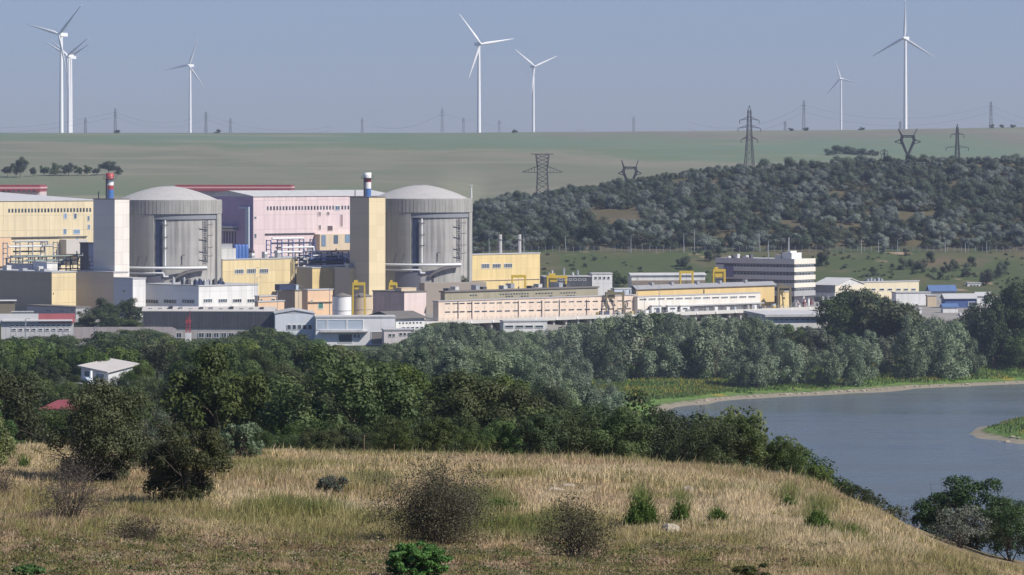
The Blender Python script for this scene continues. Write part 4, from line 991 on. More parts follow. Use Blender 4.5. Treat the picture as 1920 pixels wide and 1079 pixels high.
# --- service towers with banded stacks
def tower(xl, xc, xr, yt, D, wall, label, bands, pxs, ytop, side):
    b = B('service_tower', label, 'tower', xl, xc, xr, yt, D, wall, DARKR, over=.12, rt=.35, side=side)
    lx, ly = b.b * .12 + 1.2, b.a * .30
    # stack axis: put it where its column is seen
    best = min(((abs(HX + F * (b.c[0] + b.u[0] * p + b.v[0] * q) / (b.c[1] + b.u[1] * p + b.v[1] * q) - pxs), p, q) for p in np.linspace(1.8, b.b - 1.8, 12) for q in np.linspace(1.8, b.a - 1.8, 20)))
    _, lx, ly = best; Ds = b.c[1] + b.u[1] * lx + b.v[1] * ly; zt = zat(ytop, Ds) - 16; z0 = b.h + .3; r = 1.55
    st = None; hh = zt - z0; zc = z0
    for i, (fr, mt) in enumerate(bands):
        m = MB(); z1 = zc + hh * fr
        rr = r * (1.0 if i < len(bands) - 1 else 1.05)
        m.lathe([(rr, zc), (rr, z1)] + ([(rr * .8, z1), (rr * .75, z1 - .6)] if i == len(bands) - 1 else []), 24)
        if st is None:
            st = m.build('stack', mt, b.o); st.location = (lx, ly, 0)
        else: m.build('band', mt, st)
        zc = z1
    m = MB(); zp = z0 + hh * .76
    m.lathe([(r, zp), (r + 1.15, zp), (r + 1.15, zp + .2), (r, zp + .2)], 20, smooth=False); m.path([(math.cos(a) * (r + 1.1), math.sin(a) * (r + 1.1), zp + 1.1) for a in np.linspace(0, 6.283, 17)], .06, 4)
    for a in np.linspace(0, 6.283, 13)[:-1]: m.bar((math.cos(a) * (r + 1.1), math.sin(a) * (r + 1.1), zp + .1), (math.cos(a) * (r + 1.1), math.sin(a) * (r + 1.1), zp + 1.1), .07)
    m.build('platform', DSTEEL, st)
    m = MB(); m.bar((-r - .15, -.6, z0), (-r - .15, -.6, zp), .3); m.bar((-r - .15, .3, z0), (-r - .15, .3, zp), .3); m.build('ladder', DSTEEL, st)
    m = MB(); m.bar((1.2, b.a - 2.0, b.h + .3), (1.2, b.a - 2.0, b.h + 3.2), .35); m.build('roof_post', DSTEEL, b.o)
    return b
GRT = M('pale_tower_shade', (.66, .62, .56), .7, .05, .12, (30, 5.1, .10), .86)  # pale panel darkened, the left face's shade is in the colour
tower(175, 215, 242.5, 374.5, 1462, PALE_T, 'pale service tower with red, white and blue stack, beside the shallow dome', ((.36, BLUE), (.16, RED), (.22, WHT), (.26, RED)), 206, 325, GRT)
tower(656, 692, 722.5, 371, 1507, M('yellow_tower_panel', (.70, .58, .36), .7, .04, .12, (4.3, 5.1, .09), .84), 'yellow service tower with striped stack, beside the rounder dome', ((.34, BLUE), (.26, WHT), (.18, RED), (.22, WHT)), 689, 324, M('yellow_tower_shade', (.52, .45, .34), .7, .05, .12, (30, 5.1, .10), .86))  # side colour is the yellow panel with shade painted in

# --- service blocks round the towers
b = B('service_building', 'ochre service building with three windows beside the shallow dome', 'building', 405, 417, 558.5, 488, 1532, YELLOW, GREYR)
b.win(440, 457, 505, 514, 1, 0, mull=4); b.win(462.5, 480, 504, 513.5, 1, 0, mull=4); b.win(486, 503, 504, 513, 1, 0, mull=4)
b.top('roof_unit', 418, 445, 4.4, WHITER, 1.0, 4); b.top('roof_unit', 420, 441, 1.8, STEEL, 2, 3, b.h + 5)
for i in range(4):
    lx = b.R(450 + i * 6.5); m = MB(); m.lathe([(.001, b.h + 6.6), (.8, b.h + 6.4), (1.1, b.h + 5.8), (1.1, b.h + .4)], 16); t = m.build('tank', BPIPE, b.o); t.location = (lx, 3, 0)
for i in range(9): b.top('roof_unit', 478 + i * 8, 483 + i * 8, 1.0 + (i * 7 % 5) * .5, (STEEL, WPIPE, DSTEEL)[i % 3], 2 + (i % 3) * 3, 2)
b = B('service_building', 'tan service building stepping in front of the ochre one', 'building', 556, 585.5, 626, 503.5, 1538, OCHRE, GREYR, side=M('ochre_shade_panel', (.42, .37, .27), .75, .08, .2))  # side face: ochre darkened to stand in for shade
b = B('service_building', 'tan service building joined to the yellow tower', 'building', 627, 655, 665, 504, 1512, YELLOW, GREYR, side=M('yellow_shade_panel', (.42, .36, .30), .75, .08, .2))  # side face: yellow panel browned to carry its shade
b.top('roof_unit', 656, 664, 1.5, STEEL, 1, 2)
b = B('service_building', 'bright yellow service building with three windows by the rounder dome', 'building', 872, 884, 1012.5, 478.5, 1578, OCHRE, GREYR)
b.win(902, 918, 494.5, 504, 1, 0, mull=4); b.win(923, 939, 494.5, 503.5, 1, 0, mull=4); b.win(944.5, 960.5, 494, 503, 1, 0, mull=4)
b.slab('ledge', 884, 1012, 524, 525.2, BEIGEW, .4)
b = B('auxiliary_hall', 'tall beige hall with a shade-darkened side wall beside the pale tower', 'hall', -40, 97, 142.5, 512, 1448, YELLOW, GREYR, side=M('beige_hall_shade', (.36, .31, .22), .75, .08, .2, (30, 7, .1), .88))  # side colour holds the shade of the unlit face
b.win(99, 101, 549, 553, 1, 0, frame=None)
for i, x in enumerate((-20, 10, 40, 70, 80)):
    m = MB(); ly = b.Lf(x); m.box(.8, 3, ly, ly + 3, b.h + .4, b.h + 1.4 + i % 2); m.build('roof_unit', (STEEL, WHITER)[i % 2], b.o)
B('auxiliary_hall', 'beige base block carrying the pale tower', 'hall', 134, 213, 240, 512, 1455, PALE_T, GREYR, side=M('base_block_shade', (.58, .51, .42), .75, .06, .2, (30, 6.4, .1), .88))  # side is the pale panel with the face's shade painted in
b = B('stair_block', 'small white stair block shaded blue grey at the foot of the pale tower', 'building', 213, 249, 273, 523.5, 1438, WHITE, GREYR, side=BLUEG)  # blue grey side paints shade onto the white block
b.win(230, 235, 543.5, 549.5, 1, 0, left=True)
b = B('low_annex', 'low grey annex with small windows under the beige hall', 'building', 50, 142, 170, 578, 1420, GREYW, DARKR, zb=14)
b.win(86, 97, 581.5, 585, 1, 0, left=True); b.win(110, 122, 581.5, 585.5, 1, 0, left=True); b.win(132, 140, 581, 585, 1, 0, left=True)
b = B('office_building', 'white office block with a band of windows in front of the shallow dome', 'building', 271, 372.5, 484, 537.5, 1428, WHITE, GREYR, zb=14, side=M('white_shade_panel', (.70, .72, .74), .65, .05, .2, (5.5, 6.2, .08), .86))
for x in (273, 307, 341): b.win(x, x + 24, 561.5, 569.5, 1, 0, left=True, mull=4)
for x0, x1 in ((381, 398), (409, 426), (436, 453), (463, 481)): b.win(x0, x1, 560.5, 568, 1, 0, mull=3)
g = np.random.default_rng(21)
for i in range(15):
    x = 372 + g.uniform(-60, 60); m = MB(); s = g.uniform(.8, 2.0); q = g.uniform(.8, 2.4)
    lx, ly = (g.uniform(.5, 4), b.Lf(x)) if x < 372 else (b.R(x), g.uniform(.6, 8))
    m.box(lx, lx + s, ly, ly + s, b.h + .45, b.h + .5 + q); m.lathe([(s * .3, b.h + .5 + q), (s * .3, b.h + 1.0 + q), (.01, b.h + 1.0 + q)], 10); m.v[8:] = [(p[0] + lx + s / 2, p[1] + ly + s / 2, p[2]) for p in m.v[8:]]
    m.build('roof_unit', (DSTEEL, STEEL, NAVY)[i % 3], b.o)

# --- pipe racks and plant between the halls
def rack(name, px0, px1, y0, y1, D, cols, label, pipes, levels=4, th=TH, posts=6, fr=STEEL, zb=16):
    c = ((px0 - HX) / F * D, D); u = (math.cos(R(th)), math.sin(R(th))); Lx = sol(px1, c, u)
    o = empty(name, (c[0], c[1], zb), label, 'pipe rack', None, R(th)); z0, z1 = zat(y1, D) - zb, zat(y0, D) - zb
    for i in range(posts):
        m = MB(); x = Lx * i / (posts - 1)
        for y in (0, 3.2): m.bar((x, y, 0), (x, y, z1), .42)
        for k in range(levels): z = z0 + (z1 - z0) * k / (levels - 1) - .35; m.bar((x, 0, z), (x, 3.2, z), .32)
        m.build('post', fr, o)
    g = np.random.default_rng(int(px0) + 5)
    for k in range(levels):
        z = z0 + (z1 - z0) * k / (levels - 1)
        for j in range(pipes):
            if g.random() < .15: continue
            r = g.uniform(.18, .55); a, e = sorted((g.uniform(0, .25), g.uniform(.6, 1))); y = .2 + j * 2.8 / max(1, pipes - 1)
            m = MB(); pts = [(Lx * a, y, z + r), (Lx * e, y, z + r)]
            if g.random() < .6: pts.append((Lx * e, y, z + r + g.choice([-1, 1]) * g.uniform(1, 2.4)))
            m.path(pts, r, 8); m.build('pipe', cols[int(g.integers(len(cols)))], o)
    return o
rack('pipe_rack', 14, 108, 455, 484, 1530, (STEEL, WPIPE, DSTEEL), 'steel pipe rack of grey and white pipes against the cream hall', 3, 4, posts=5, fr=STEEL)
rack('pipe_rack', 20, 176, 484, 508, 1500, (GPIPE, NAVY, WPIPE, GPIPE), 'low rack of green grey pipes behind the beige hall', 4, 4, posts=8, fr=DSTEEL)
rack('pipe_rack', 508, 590, 450, 484, 1574, (BPIPE, WPIPE, STEEL, NAVY), 'blue framed pipe rack in front of the pink hall', 3, 5, posts=5, fr=BPIPE)
rack('pipe_rack', 562, 662, 474, 502, 1556, (NAVY, BPIPE, NAVY, WPIPE), 'dark blue pipe rack between the pink hall and the yellow tower', 4, 5, posts=6, fr=NAVY)
B('plant_room', 'pale blue grey plant room behind the beige hall', 'building', 62, 88, 108, 494, 1470, WHITE, GREYR, side=BLUEG)
B('plant_room', 'pale plant room with white pipes at the foot of the cream hall', 'building', 14, 60, 66, 497, 1485, WHITE, GREYR, side=M('lilac_panel', (.52, .52, .60), .7))
B('plant_room', 'dark blue plant room hung with pipes by the yellow tower', 'building', 588, 612, 668, 478, 1570, NAVY, NAVY, side=BLUEG)
B('plant_room', 'grey plant room behind the tan service building', 'building', 560, 576, 600, 486, 1560, GREYW, GREYR, side=M('slate_panel', (.20, .21, .25), .8))
B('plant_room', 'dark plant room behind the pale tower', 'building', 150, 166, 178, 457, 1545, NAVY, NAVY, side=NAVY)
# --- grey block, peach blocks and tanks in the middle
b = B('filter_building', 'grey pink block building with stained walls beside the pump hall', 'building', 699, 758, 799, 549, 1408, M('pale_pink_render', (.70, .58, .54), .85, .08, .3, streak=.25), DARKR, side=BLOCKW, zb=14)
b.top('roof_unit', 762, 790, 1.2, BEIGEW, 3, 4)
b = B('workshop', 'beige workshop with a shaded end wall below the ochre building', 'building', 517, 553, 577, 546, 1440, BEIGEW, DARKR, side=M('beige_shade_render', (.30, .25, .20), .85, .1, .2), zb=14)  # end wall's shade is put into a darker beige
b.top('roof_unit', 530, 556, 2.2, NAVY, 2, 3); b.top('roof_unit', 561, 566, 1.8, BLUEG, 2, 2)
b = B('workshop', 'peach workshop with a green door in front of the tan buildings', 'building', 566, 577, 624, 545, 1425, PEACH, GREYR, zb=14)
b.win(581, 587, 563, 568, 1, 0); b.win(596, 606, 567, 580, 1, 0, glass=M('green_door', (.05, .16, .12), .6), name='door'); b.slab('canopy', 578, 623, 565, 566.5, BEIGEW, .8)
b = B('shed', 'low peach shed at the corner of the white office block', 'shed', 478, 486, 518, 557, 1418, PEACH, GREYR, zb=14)
b.win(488, 492, 560.5, 564.5, 1, 0); b.win(508, 516, 560, 564.5, 1, 0)
B('shed', 'lower peach shed in front of the shaded workshop', 'shed', 478, 484, 533, 567, 1410, PEACH, GREYR, zb=14)
def tank(px, D, r, yt, yb, label, mat, roof):
    c = at(px, D, 14.0); o = empty('storage_tank', c, label, 'tank'); z1 = zat(yt, D) - 14
    m = MB(); m.lathe([(r, -1), (r, z1)], 40); m.build('wall', mat, o)
    m = MB(); m.lathe([(r + .2, z1), (r + .2, z1 + .3), (.01, z1 + 1.5)], 40); m.build('roof', roof, o)
    m = MB(); m.path([(r * math.cos(a) * 1.01, r * math.sin(a) * 1.01, z1 * .5) for a in np.linspace(0, 6.283, 41)], .12, 4); m.build('hoop', STEEL, o)
tank(641, 1415, 3.8, 556, 584, 'white round storage tank beside the yellow portal crane', WHT, DARKR)
tank(676, 1440, 4.6, 556, 584, 'cream round storage tank behind the yellow portal crane', BEIGEW, DARKR)

# --- pump hall
b = B('pump_hall', 'long salmon pump hall with two rows of small windows', 'hall', 812, 822, 1193, 566, 1398, SALMON, M('lilac_roof', (.40, .38, .38), .8), zb=16.1, over=.3, rt=.3)
hl = b
xs = [834, 848, 861, 875, 889, 903, 917, 931, 946, 961, 976, 991, 1006, 1021, 1036, 1051, 1066, 1081, 1096, 1111, 1126, 1141, 1157, 1173]
for x in xs:
    f = (x - 822) / 371
    b.win(x, x + 10.5, 568.6 - 6 * f, 571.6 - 6 * f, 1, 0, frame=None); b.win(x, x + 10.5, 584 - 7 * f, 587.6 - 7 * f, 1, 0, frame=None)
for x in range(840, 1180, 17): f = (x - 822) / 371; b.win(x, x + 1.6, 577.5 - 7 * f, 579.3 - 7 * f, 1, 0, frame=None, name='vent')
for x in (858, 884, 971, 1015, 1048, 1099): f = (x - 822) / 371; b.slab('drain_pipe', x, x + .9, 567 - 6 * f, 599 - 9 * f, DSTEEL, .3)
b = B('pump_hall', 'olive upper storey with clerestory windows over the salmon pump hall', 'hall', 826, 834, 1121, 548.5, 1412, OLIVEW, DARKR, zb=14, over=.5, rt=.5)
for x0, x1, y0, y1 in ((822, 838, 553.5, 557.5), (880, 895, 552.2, 556), (936, 992, 549.5, 553.5), (1003, 1037, 548.5, 552.2), (1050, 1080, 547.8, 551)): 
    if x0 > 834: b.win(x0, x1, y0, y1, max(1, int((x1 - x0) / 5)), .2, frame=None)
for x0, x1 in ((947, 963), (976, 992), (1028, 1037), (1062, 1079)): b.win(x0, x1, 555 - (x0 - 900) * .01, 558 - (x0 - 900) * .01, max(1, int((x1 - x0) / 5)), .2, frame=None)
for i, x in enumerate(range(850, 1110, 26)): b.top('roof_unit', x, x + 7, .8 + (i % 3) * .5, (DSTEEL, WHITER, STEEL)[i % 3], 3 + (i % 2) * 4, 3)
b = B('yellow_hall', 'long yellow clad hall with grey roof above the white window band', 'hall', 1182, 1193, 1452, 543.5, 1482, M('gold_panel', (.68, .50, .23), .7, .06, .2, (2.2, 20, .07), .86), None, zb=15)
b.gable(1.5, M('lead_roof', (.27, .27, .28), .7, .15, .2), 'x', .7)
for i, x in enumerate((1225, 1262, 1310, 1352, 1400)): b.top('roof_unit', x, x + 4, 1.3, STEEL, b.a * .5 - 1, 2, b.h + 1.3)
b.slab('drain_pipe', 1319, 1320, 543, 570, DSTEEL, .3)
b = B('screen_house', 'white screen house with ribbon windows in front of the yellow hall', 'building', 1184, 1195, 1426, 557.5, 1470, M('white_render', (.72, .68, .60), .7, .08, .3, (5, 30, .1), .85, streak=.2), GREYR, zb=14, over=.2, rt=.3)
for x in range(1199, 1420, 17):
    f = (x - 1195) / 231; b.win(x, x + 13, 560 - 5.5 * f, 563.2 - 5.5 * f, 1, 0, mull=3)
for x in range(1220, 1420, 20):
    f = (x - 1195) / 231; b.win(x, x + 12, 576 - 8 * f, 579.5 - 8 * f, 1, 0, mull=2)
b.slab('canopy', 1215, 1426, 571, 573, GREYR, 2.2)
b = B('switch_cabin', 'pale grey cabin block between the salmon hall and the yellow hall', 'building', 1146, 1152, 1196, 543, 1476, BLUEG, GREYR, zb=14)
for x in (1168, 1180): b.slab('duct', x, x + 4, 544, 557, STEEL, .5)
for px, w, lab in ((1222, 18, 'small white cabin with a dark window on the quay, nearest the wheel'), (1252, 18, 'second small white cabin with a dark window on the quay'), (1276, 17, 'third small white cabin on the quay, under the window band')):
    d = quay_d(px) + 3; b = B('cabin', lab, 'cabin', px - 3, px, px + w, 575, d, WHITE, GREYR, zb=14); b.win(px + 4, px + w - 4, 577, 580.5, 1, 0)
c = at(1173, 1463, 16.1); o = empty('hoist_wheel', c, 'dark spoked wheel leaning on the quay in front of the pink wall', 'wheel', None, R(TH))
m = MB(); z = zat(571, 1463) - 16.1; m.path([(1.2 * math.cos(a), 0, z + 1.2 * math.sin(a)) for a in np.linspace(0, 6.283, 21)], .25, 6); m.build('rim', DSTEEL, o)
m = MB(); [m.bar((0, 0, z), (1.2 * math.cos(a), 0, z + 1.2 * math.sin(a)), .12) for a in np.linspace(0, 6.283, 9)[:-1]]; m.bar((0, .2, 0), (0, .2, z), .3); m.build('stand', DSTEEL, o)
# quay in front of the pump hall with its piers and railing
c0 = at(792, 1383, 0); u = (math.cos(R(TH)), math.sin(R(TH))); c = (c0.x, c0.y); Lq = sol(1545, c, u); zq = 16.1
o = empty('quay', (c[0], c[1], 0), 'long concrete quay on piers carrying the pump hall', 'quay', None, R(TH))
m = MB(); m.box(0, Lq, 0, 13, zq - 1.0, zq - .05); m.build('deck', CONC, o)
m = MB(); m.box(0, Lq, -.15, .25, zq - 1.1, zq + .35); m.build('edge_beam', M('edge_concrete', (.52, .50, .46), .9), o)
for i in range(34):
    x = Lq * (i + .5) / 34; m = MB(); m.box(x - .5, x + .5, 1.0, 12.0, 6, zq - 1.05); m.build('pier', CONC, o)
m = MB(); m.box(0, Lq, 12.2, 13, 2, zq - 1.05); m.build('back_wall', M('dark_concrete', (.10, .10, .10), .9), o)
m = MB(); [m.bar((x, .05, zq + .3), (x, .05, zq + 1.3), .12) for x in np.arange(.3, Lq, 2.6)]; m.bar((0, .05, zq + 1.3), (Lq, .05, zq + 1.3), .10); m.bar((0, .05, zq + .8), (Lq, .05, zq + .8), .08); m.build('railing', STEEL, o)
for i in range(60):
    x = Lq * (i + .5) / 60
    if i % 3 == 0: m = MB(); m.box(x, x + .7, -.4, -.15, zq - .9, zq - .1); m.build('fender', WHT, o)
g = np.random.default_rng(33)
for i in range(26):
    q = g.uniform(.42, .98) * Lq; y = g.uniform(1.5, 4); w, h = g.uniform(.8, 2.2), g.uniform(.8, 2.0); a = R(TH)
    x_, y_ = c[0] + math.cos(a) * q - math.sin(a) * y, c[1] + math.sin(a) * q + math.cos(a) * y
    m = MB(); m.box(-w / 2, w / 2, -.6, .6, 0, h); m.box(-w / 2 - .06, w / 2 + .06, -.66, .66, h, h + .1); ob = m.build('equipment_box', (STEEL, WHT, BLUEG, NAVY, CRY)[i % 5], None, (x_, y_, zq - .05)); ob.rotation_euler.z = a
    nm = ('grey', 'white', 'blue grey', 'dark blue', 'yellow')[i % 5]; tag(ob, f'{nm} equipment box standing on the quay in front of the halls', 'box', f'{nm} boxes on the quay')
b = B('cabin', 'white cabin with four dark windows beneath the quay edge', 'cabin', 938, 944, 1026, 603.5, 1350, WHITE, WHITER, zb=8.0, th=12)
for x in (947, 966, 984, 1003): b.win(x, x + 16, 610, 615.5, 1, 0)
b = B('boat_house', 'flat white roofed building on the bank under the quay end', 'building', 1402, 1440, 1552, 594.5, 1340, WHITE, WHITER, zb=8.0, th=8, over=1.4, rt=.9)
b.win(1450, 1540, 598.5, 600.5, 9, .2, frame=None)
B('shed', 'small white shed half lost among the trees under the wheel', 'shed', 1115, 1120, 1138, 602, 1340, WHITE, GREYR, zb=8, th=12)

g = np.random.default_rng(55)
for i in range(34):
    px = g.uniform(1486, 1600); D = quay_d(min(px, 1540)) + g.uniform(8, 40); h = g.uniform(1.2, 4.5); w = g.uniform(.6, 2.4); c = at(px, D, 16.0); nm = ('grey', 'white', 'rusty red', 'dark')[i % 4]
    m = MB(); m.box(-w / 2, w / 2, -w / 2, w / 2, 0, h * .6); m.tube((0, 0, h * .6), (0, 0, h), w * .16, None, 8); m.bar((-w * .4, 0, h * .6), (-w * .4, 0, h * .9), .15); m.bar((w * .4, 0, h * .6), (w * .4, 0, h * .9), .15)
    ob = m.build('transformer', (STEEL, WHT, M('rust', (.22, .08, .07), .8), DSTEEL)[i % 4], None, c); ob.rotation_euler.z = R(TH); tag(ob, f'{nm} transformer in the crowded yard below the office block', 'transformer', f'{nm} transformers below the office block')
# --- cranes
def crane(px0, px1, y0, y1, D, label, mat, kind_='portal', th=TH, cab=True, zb=16, big=False):
    c = at((px0 + px1) / 2, D, zb); w = (px1 - px0) / F * D; z1, = (zat(y0, D) - zb,); o = empty('portal_crane', c, label, 'crane', None, R(th - TH + 4)); t = .65
    for sx in (-1, 1):
        for sy in (-1, 1):
            m = MB(); m.bar((sx * w / 2 * 1.02, sy * 2.3, 0), (sx * w / 2 * .96, sy * 1.2, z1 - .6), t); m.build('leg', mat, o)
        m = MB(); m.bar((sx * w / 2, -2.5, .5), (sx * w / 2, 2.5, .5), .5); m.bar((sx * w / 2, -1.9, z1 * .5), (sx * w / 2, 1.9, z1 * .5), .3); m.build('sill_beam', mat, o)
    for sy in (-1, 1):
        m = MB(); m.box(-w / 2 * 1.08, w / 2 * 1.08, sy * 1.2 - .35, sy * 1.2 + .35, z1 - 1.1, z1); m.build('girder', mat, o)
    if cab:
        m = MB(); m.box(-w * .40, -w * .08, -.8, .8, z1 + .03, z1 + .9); m.build('trolley', mat, o)
        m = MB(); m.box(-w * .36, w * (.34 if big else .0), -1.1, .2, z1 - (3.6 if big else 2.7), z1 - 1.15); m.build('cabin', mat, o)
    m = MB(); m.bar((0, 0, z1 - 5), (0, 0, z1 - 1), .12); m.box(-.3, .3, -.3, .3, z1 - 5.8, z1 - 5); m.build('hook', DSTEEL, o)
    return o
crane(661.5, 684, 530, 583, 1400, 'yellow portal crane standing by the round tanks', CRY)
crane(730, 744, 530, 549, 1480, 'small yellow crane at the foot of the rounder dome', CRY, zb=16)
crane(960, 985, 516, 540, 1530, 'thin yellow portal crane in front of the bright yellow building', CRY, cab=False, zb=16)
crane(1026, 1062, 517, 537, 1560, 'yellow portal crane with a cabin beside the bright yellow building', CRY, zb=16)
crane(1275, 1299, 508.5, 532, 1575, 'bright yellow portal crane in front of the long white roof', CRY, cab=False, zb=15)
crane(1337, 1359, 505, 531, 1590, 'yellow portal crane with a yellow cabin next to the office block', CRY, zb=15, big=True)
crane(1136, 1169, 548, 589, 1460, 'worn brown portal crane straddling the quay at the salmon hall', CRD)
crane(1458, 1482, 536, 584, 1531, 'worn portal crane at the end of the yellow hall', CRD)
b = B('hopper_house', 'small ochre hopper house beneath the worn crane', 'building', 1460, 1463, 1480, 548, 1533, OCHRE, GREYR, zb=15)
m = MB(); m.box(0, 3.2, 0, 3, 0, 3.2); 

# --- office block with white bands
b = B('office_block', 'five storey office block with white and dark bands and roof cabins', 'building', 1343, 1489, 1527, 487, 1580, M('office_dark', (.07, .065, .075), .6, .2, .4), None, th=52, zb=15)
WB = M('band_white', (.72, .67, .57), .7, .05, .3, (3.2, 30, .05), .9); GB = M('band_grey_shade', (.60, .55, .51), .7, .06, .3, (3.2, 30, .05), .88)  # GB greys the left face's bands, painting in their shade
def band(z0, z1, mr, d=.35):
    m = MB(); m.box(-d, b.b + d, -d, 0, z0, z1, 0); m.box(-d, 0, 0, b.a + d, z0, z1, 1); m.build('band', [mr, GB], b.o)
ys = [(486, 496), (502, 510.5), (517, 525.5), (531.5, 540), (546.5, 556)]
for y0, y1 in ys: band(b.R(1490, y1)[1], b.R(1490, y0)[1], WB if y1 < 550 else GREYW)
for y0, y1 in ((496.2, 501.8), (511, 516.6), (526, 531)):
    b.win(1492, 1525, y0, y1, 6, .12, mull=0, frame=GREYW); b.win(1376, 1486, y0, y1, 18, .14, left=True, frame=M('office_frame', (.30, .28, .28), .7))
b.win(1492, 1525, 540.5, 545.8, 6, .12, mull=0, frame=GREYW)
m = MB(); a0, a1 = b.Lf(1376), b.Lf(1358); m.box(-.5, .05, a0, a1, b.Lf(1367, 520)[1], b.Lf(1367, 499)[1]); m.build('stair_window', Mglass('violet_glass', (.06, .05, .09)), b.o)
m = MB(); m.box(-.45, .02, a1, b.a, b.Lf(1350, 524)[1], b.Lf(1350, 496)[1]); m.build('stair_wall', GB, b.o)
m = MB(); m.box(-.3, b.b + .3, -.3, b.a + .3, b.h - .1, b.h + .15); m.build('roof', GREYR, b.o)
m = MB(); m.box(1, b.b * .55, 2, 7, b.h, b.h + 2.9); m.build('roof_cabin', WHITE, b.o)
m = MB(); m.box(1.6, b.b * .4, 3, 5, b.h + 2.9, b.h + 3.7); m.build('roof_cabin', WHITE, b.o)
m = MB(); m.box(1, 4, 7.6, 11, b.h, b.h + 2.0); m.build('roof_cabin', GB, b.o)
for x, y, h in ((3, 5, 9.5), (5, 6, 9.8), (2, 15, 8)): m = MB(); m.tube((x, y, b.h), (x, y, b.h + h), .22, .16, 6); m.build('antenna', STEEL, b.o)
for i in range(6): m = MB(); m.box(1, 3, b.a - 6 - i * 2.4, b.a - 5 - i * 2.4, b.h + .1, b.h + 1 + (i % 3) * .5); m.build('roof_unit', (WHITER, DSTEEL)[i % 2], b.o)
b = B('office_wing', 'low white roofed wing beside the office block', 'building', 1524, 1566, 1620, 536, 1600, M('wing_render', (.62, .56, .44), .8), None, th=55, zb=15, side=GREYW)
b.gable(3.0, WHITER, 'y', .5); b.slab('band', 1528, 1566, 549, 557, WHITE, .4, left=True)
b = B('canteen', 'low cream building with small square windows between the trees', 'building', 1560, 1566, 1723, 531, 1625, M('cream_render', (.68, .60, .42), .8, .06, .2, streak=.15), GREYR, th=30, zb=15)
for x in (1617, 1633, 1649, 1664, 1680, 1694, 1708): b.win(x, x + 9, 541, 545.5, 1, 0)
for i, x in enumerate((1634, 1640, 1646, 1654, 1660)): b.top('roof_unit', x, x + 3, .9 + (i % 2) * .5, STEEL, 3, 2)
b = B('storehouse', 'shed with a bright blue roof past the cream building', 'shed', 1738, 1744, 1792, 547, 1620, GREYW, None, th=10, zb=15); b.gable(2.6, BLUER, 'x', .6)
b = B('storehouse', 'low white walled store in front of the bright blue roof', 'shed', 1672, 1680, 1745, 550, 1560, WHITE, GREYR, th=12, zb=15)
b = B('storehouse', 'long grey roofed store with blue doors', 'shed', 1765, 1772, 1830, 561, 1530, M('blue_wall', (.05, .09, .24), .7), None, th=10, zb=14); b.gable(2.0, GREYR, 'x', .6); b.win(1815, 1828, 566, 574, 1, 0)
b = B('storehouse', 'end shed with a white gable under the tall dark trees', 'shed', 1826, 1832, 1860, 556, 1560, WHITE, None, th=12, zb=14); b.gable(1.6, GREYR, 'x', .5); b.win(1840, 1852, 560, 566, 1, 0)
b = B('storehouse', 'cream shed standing under the bright blue roof', 'shed', 1736, 1739, 1756, 555, 1545, BEIGEW, GREYR, th=10, zb=14)
b = B('garden_wall', 'long white wall along the bank below the grey roofed store', 'wall', 1796, 1800, 1842, 588, 1450, WHITE, None, th=4, zb=14, )
b = B('storehouse', 'small white shed with a blue roof light above the white wall', 'shed', 1764, 1768, 1796, 577, 1480, WHITE, None, th=8, zb=14); b.gable(1.4, BLUER, 'x', .4)
B('shed', 'tiny white hut under the trees near the white wall', 'shed', 1690, 1694, 1728, 580, 1470, WHITE, WHITER, th=10, zb=14)
b = B('storehouse', 'white framed shelter far behind the blue roofs', 'shed', 1811, 1814, 1840, 532, 1690, WHITE, GREYR, th=8, zb=19); b.win(1818, 1836, 534, 540, 3, .2)
# --- white roofs behind the pump hall
b = B('warehouse', 'very long low warehouse with a white roof behind the pump hall', 'warehouse', 1178, 1184, 1322, 517, 1660, WHITE, None, th=9, zb=16.5); b.gable(.9, WHITER, 'x', .6); b.slab('plinth', 1184, 1322, 526, 534, M('brown_wall', (.24, .19, .15), .8), .3)
b = B('warehouse', 'short white warehouse at the end of the dark low building', 'warehouse', 1105, 1110, 1148, 514, 1650, WHITE, WHITER, th=9, zb=16.5); b.win(1113, 1145, 519, 524, 4, .4)
b = B('warehouse', 'dark low building with a grey roof beside the bright yellow building', 'warehouse', 1012, 1020, 1108, 520, 1640, DARKP, GREYR, th=9, zb=16.5); b.win(1030, 1100, 523, 527, 8, .3)
for i, x in enumerate((1030, 1036, 1058, 1075, 1084)): b.top('roof_unit', x, x + 3, 1.5 + (i % 3), (STEEL, WHITER)[i % 2], 2, 2)
b = B('low_wall', 'long tan retaining wall at the foot of the rounder dome', 'wall', 786, 796, 912, 531, 1478, M('tan_wall', (.34, .29, .24), .9), None, th=20, zb=14)

# --- sheds at the edge of the wood
b = B('dark_shed', 'long dark clad shed with a strip of windows under it', 'shed', 268, 514, 517, 585, 1352, M('shed_render', (.50, .46, .42), .85, .12, .3, streak=.3), None, th=86, zb=9.5)
b.gable(1.6, M('fibre_roof', (.48, .45, .42), .9, .15, .3), 'y', .4)
b.slab('cladding', 269, 513.6, 587, 614.5, DARKP, .35, left=True)
for x in list(range(300, 345, 15)) + list(range(372, 500, 14)): b.win(x, x + 11, 624, 634, 1, 0, left=True, mull=1)
g = np.random.default_rng(3)
for i in range(12): x = 285 + i * 19; m = MB(); ly = b.Lf(x); m.box(.6, 1.9, ly, ly + 1.4, b.h + .4, b.h + 1.2 + g.random()); m.build('roof_unit', (GREYR, WHITER, DSTEEL)[i % 3], b.o)
b = B('white_shed', 'small white gabled shed next to the long dark shed', 'shed', 512, 516, 590, 589, 1340, M('white_cool', (.70, .73, .76), .7, .05, .3, (1.5, 30, .08), .92), None, th=6, zb=9)
b.gable(1.3, GREYR, 'y', .3); b.win(537, 586, 609, 618.5, 5, .2)
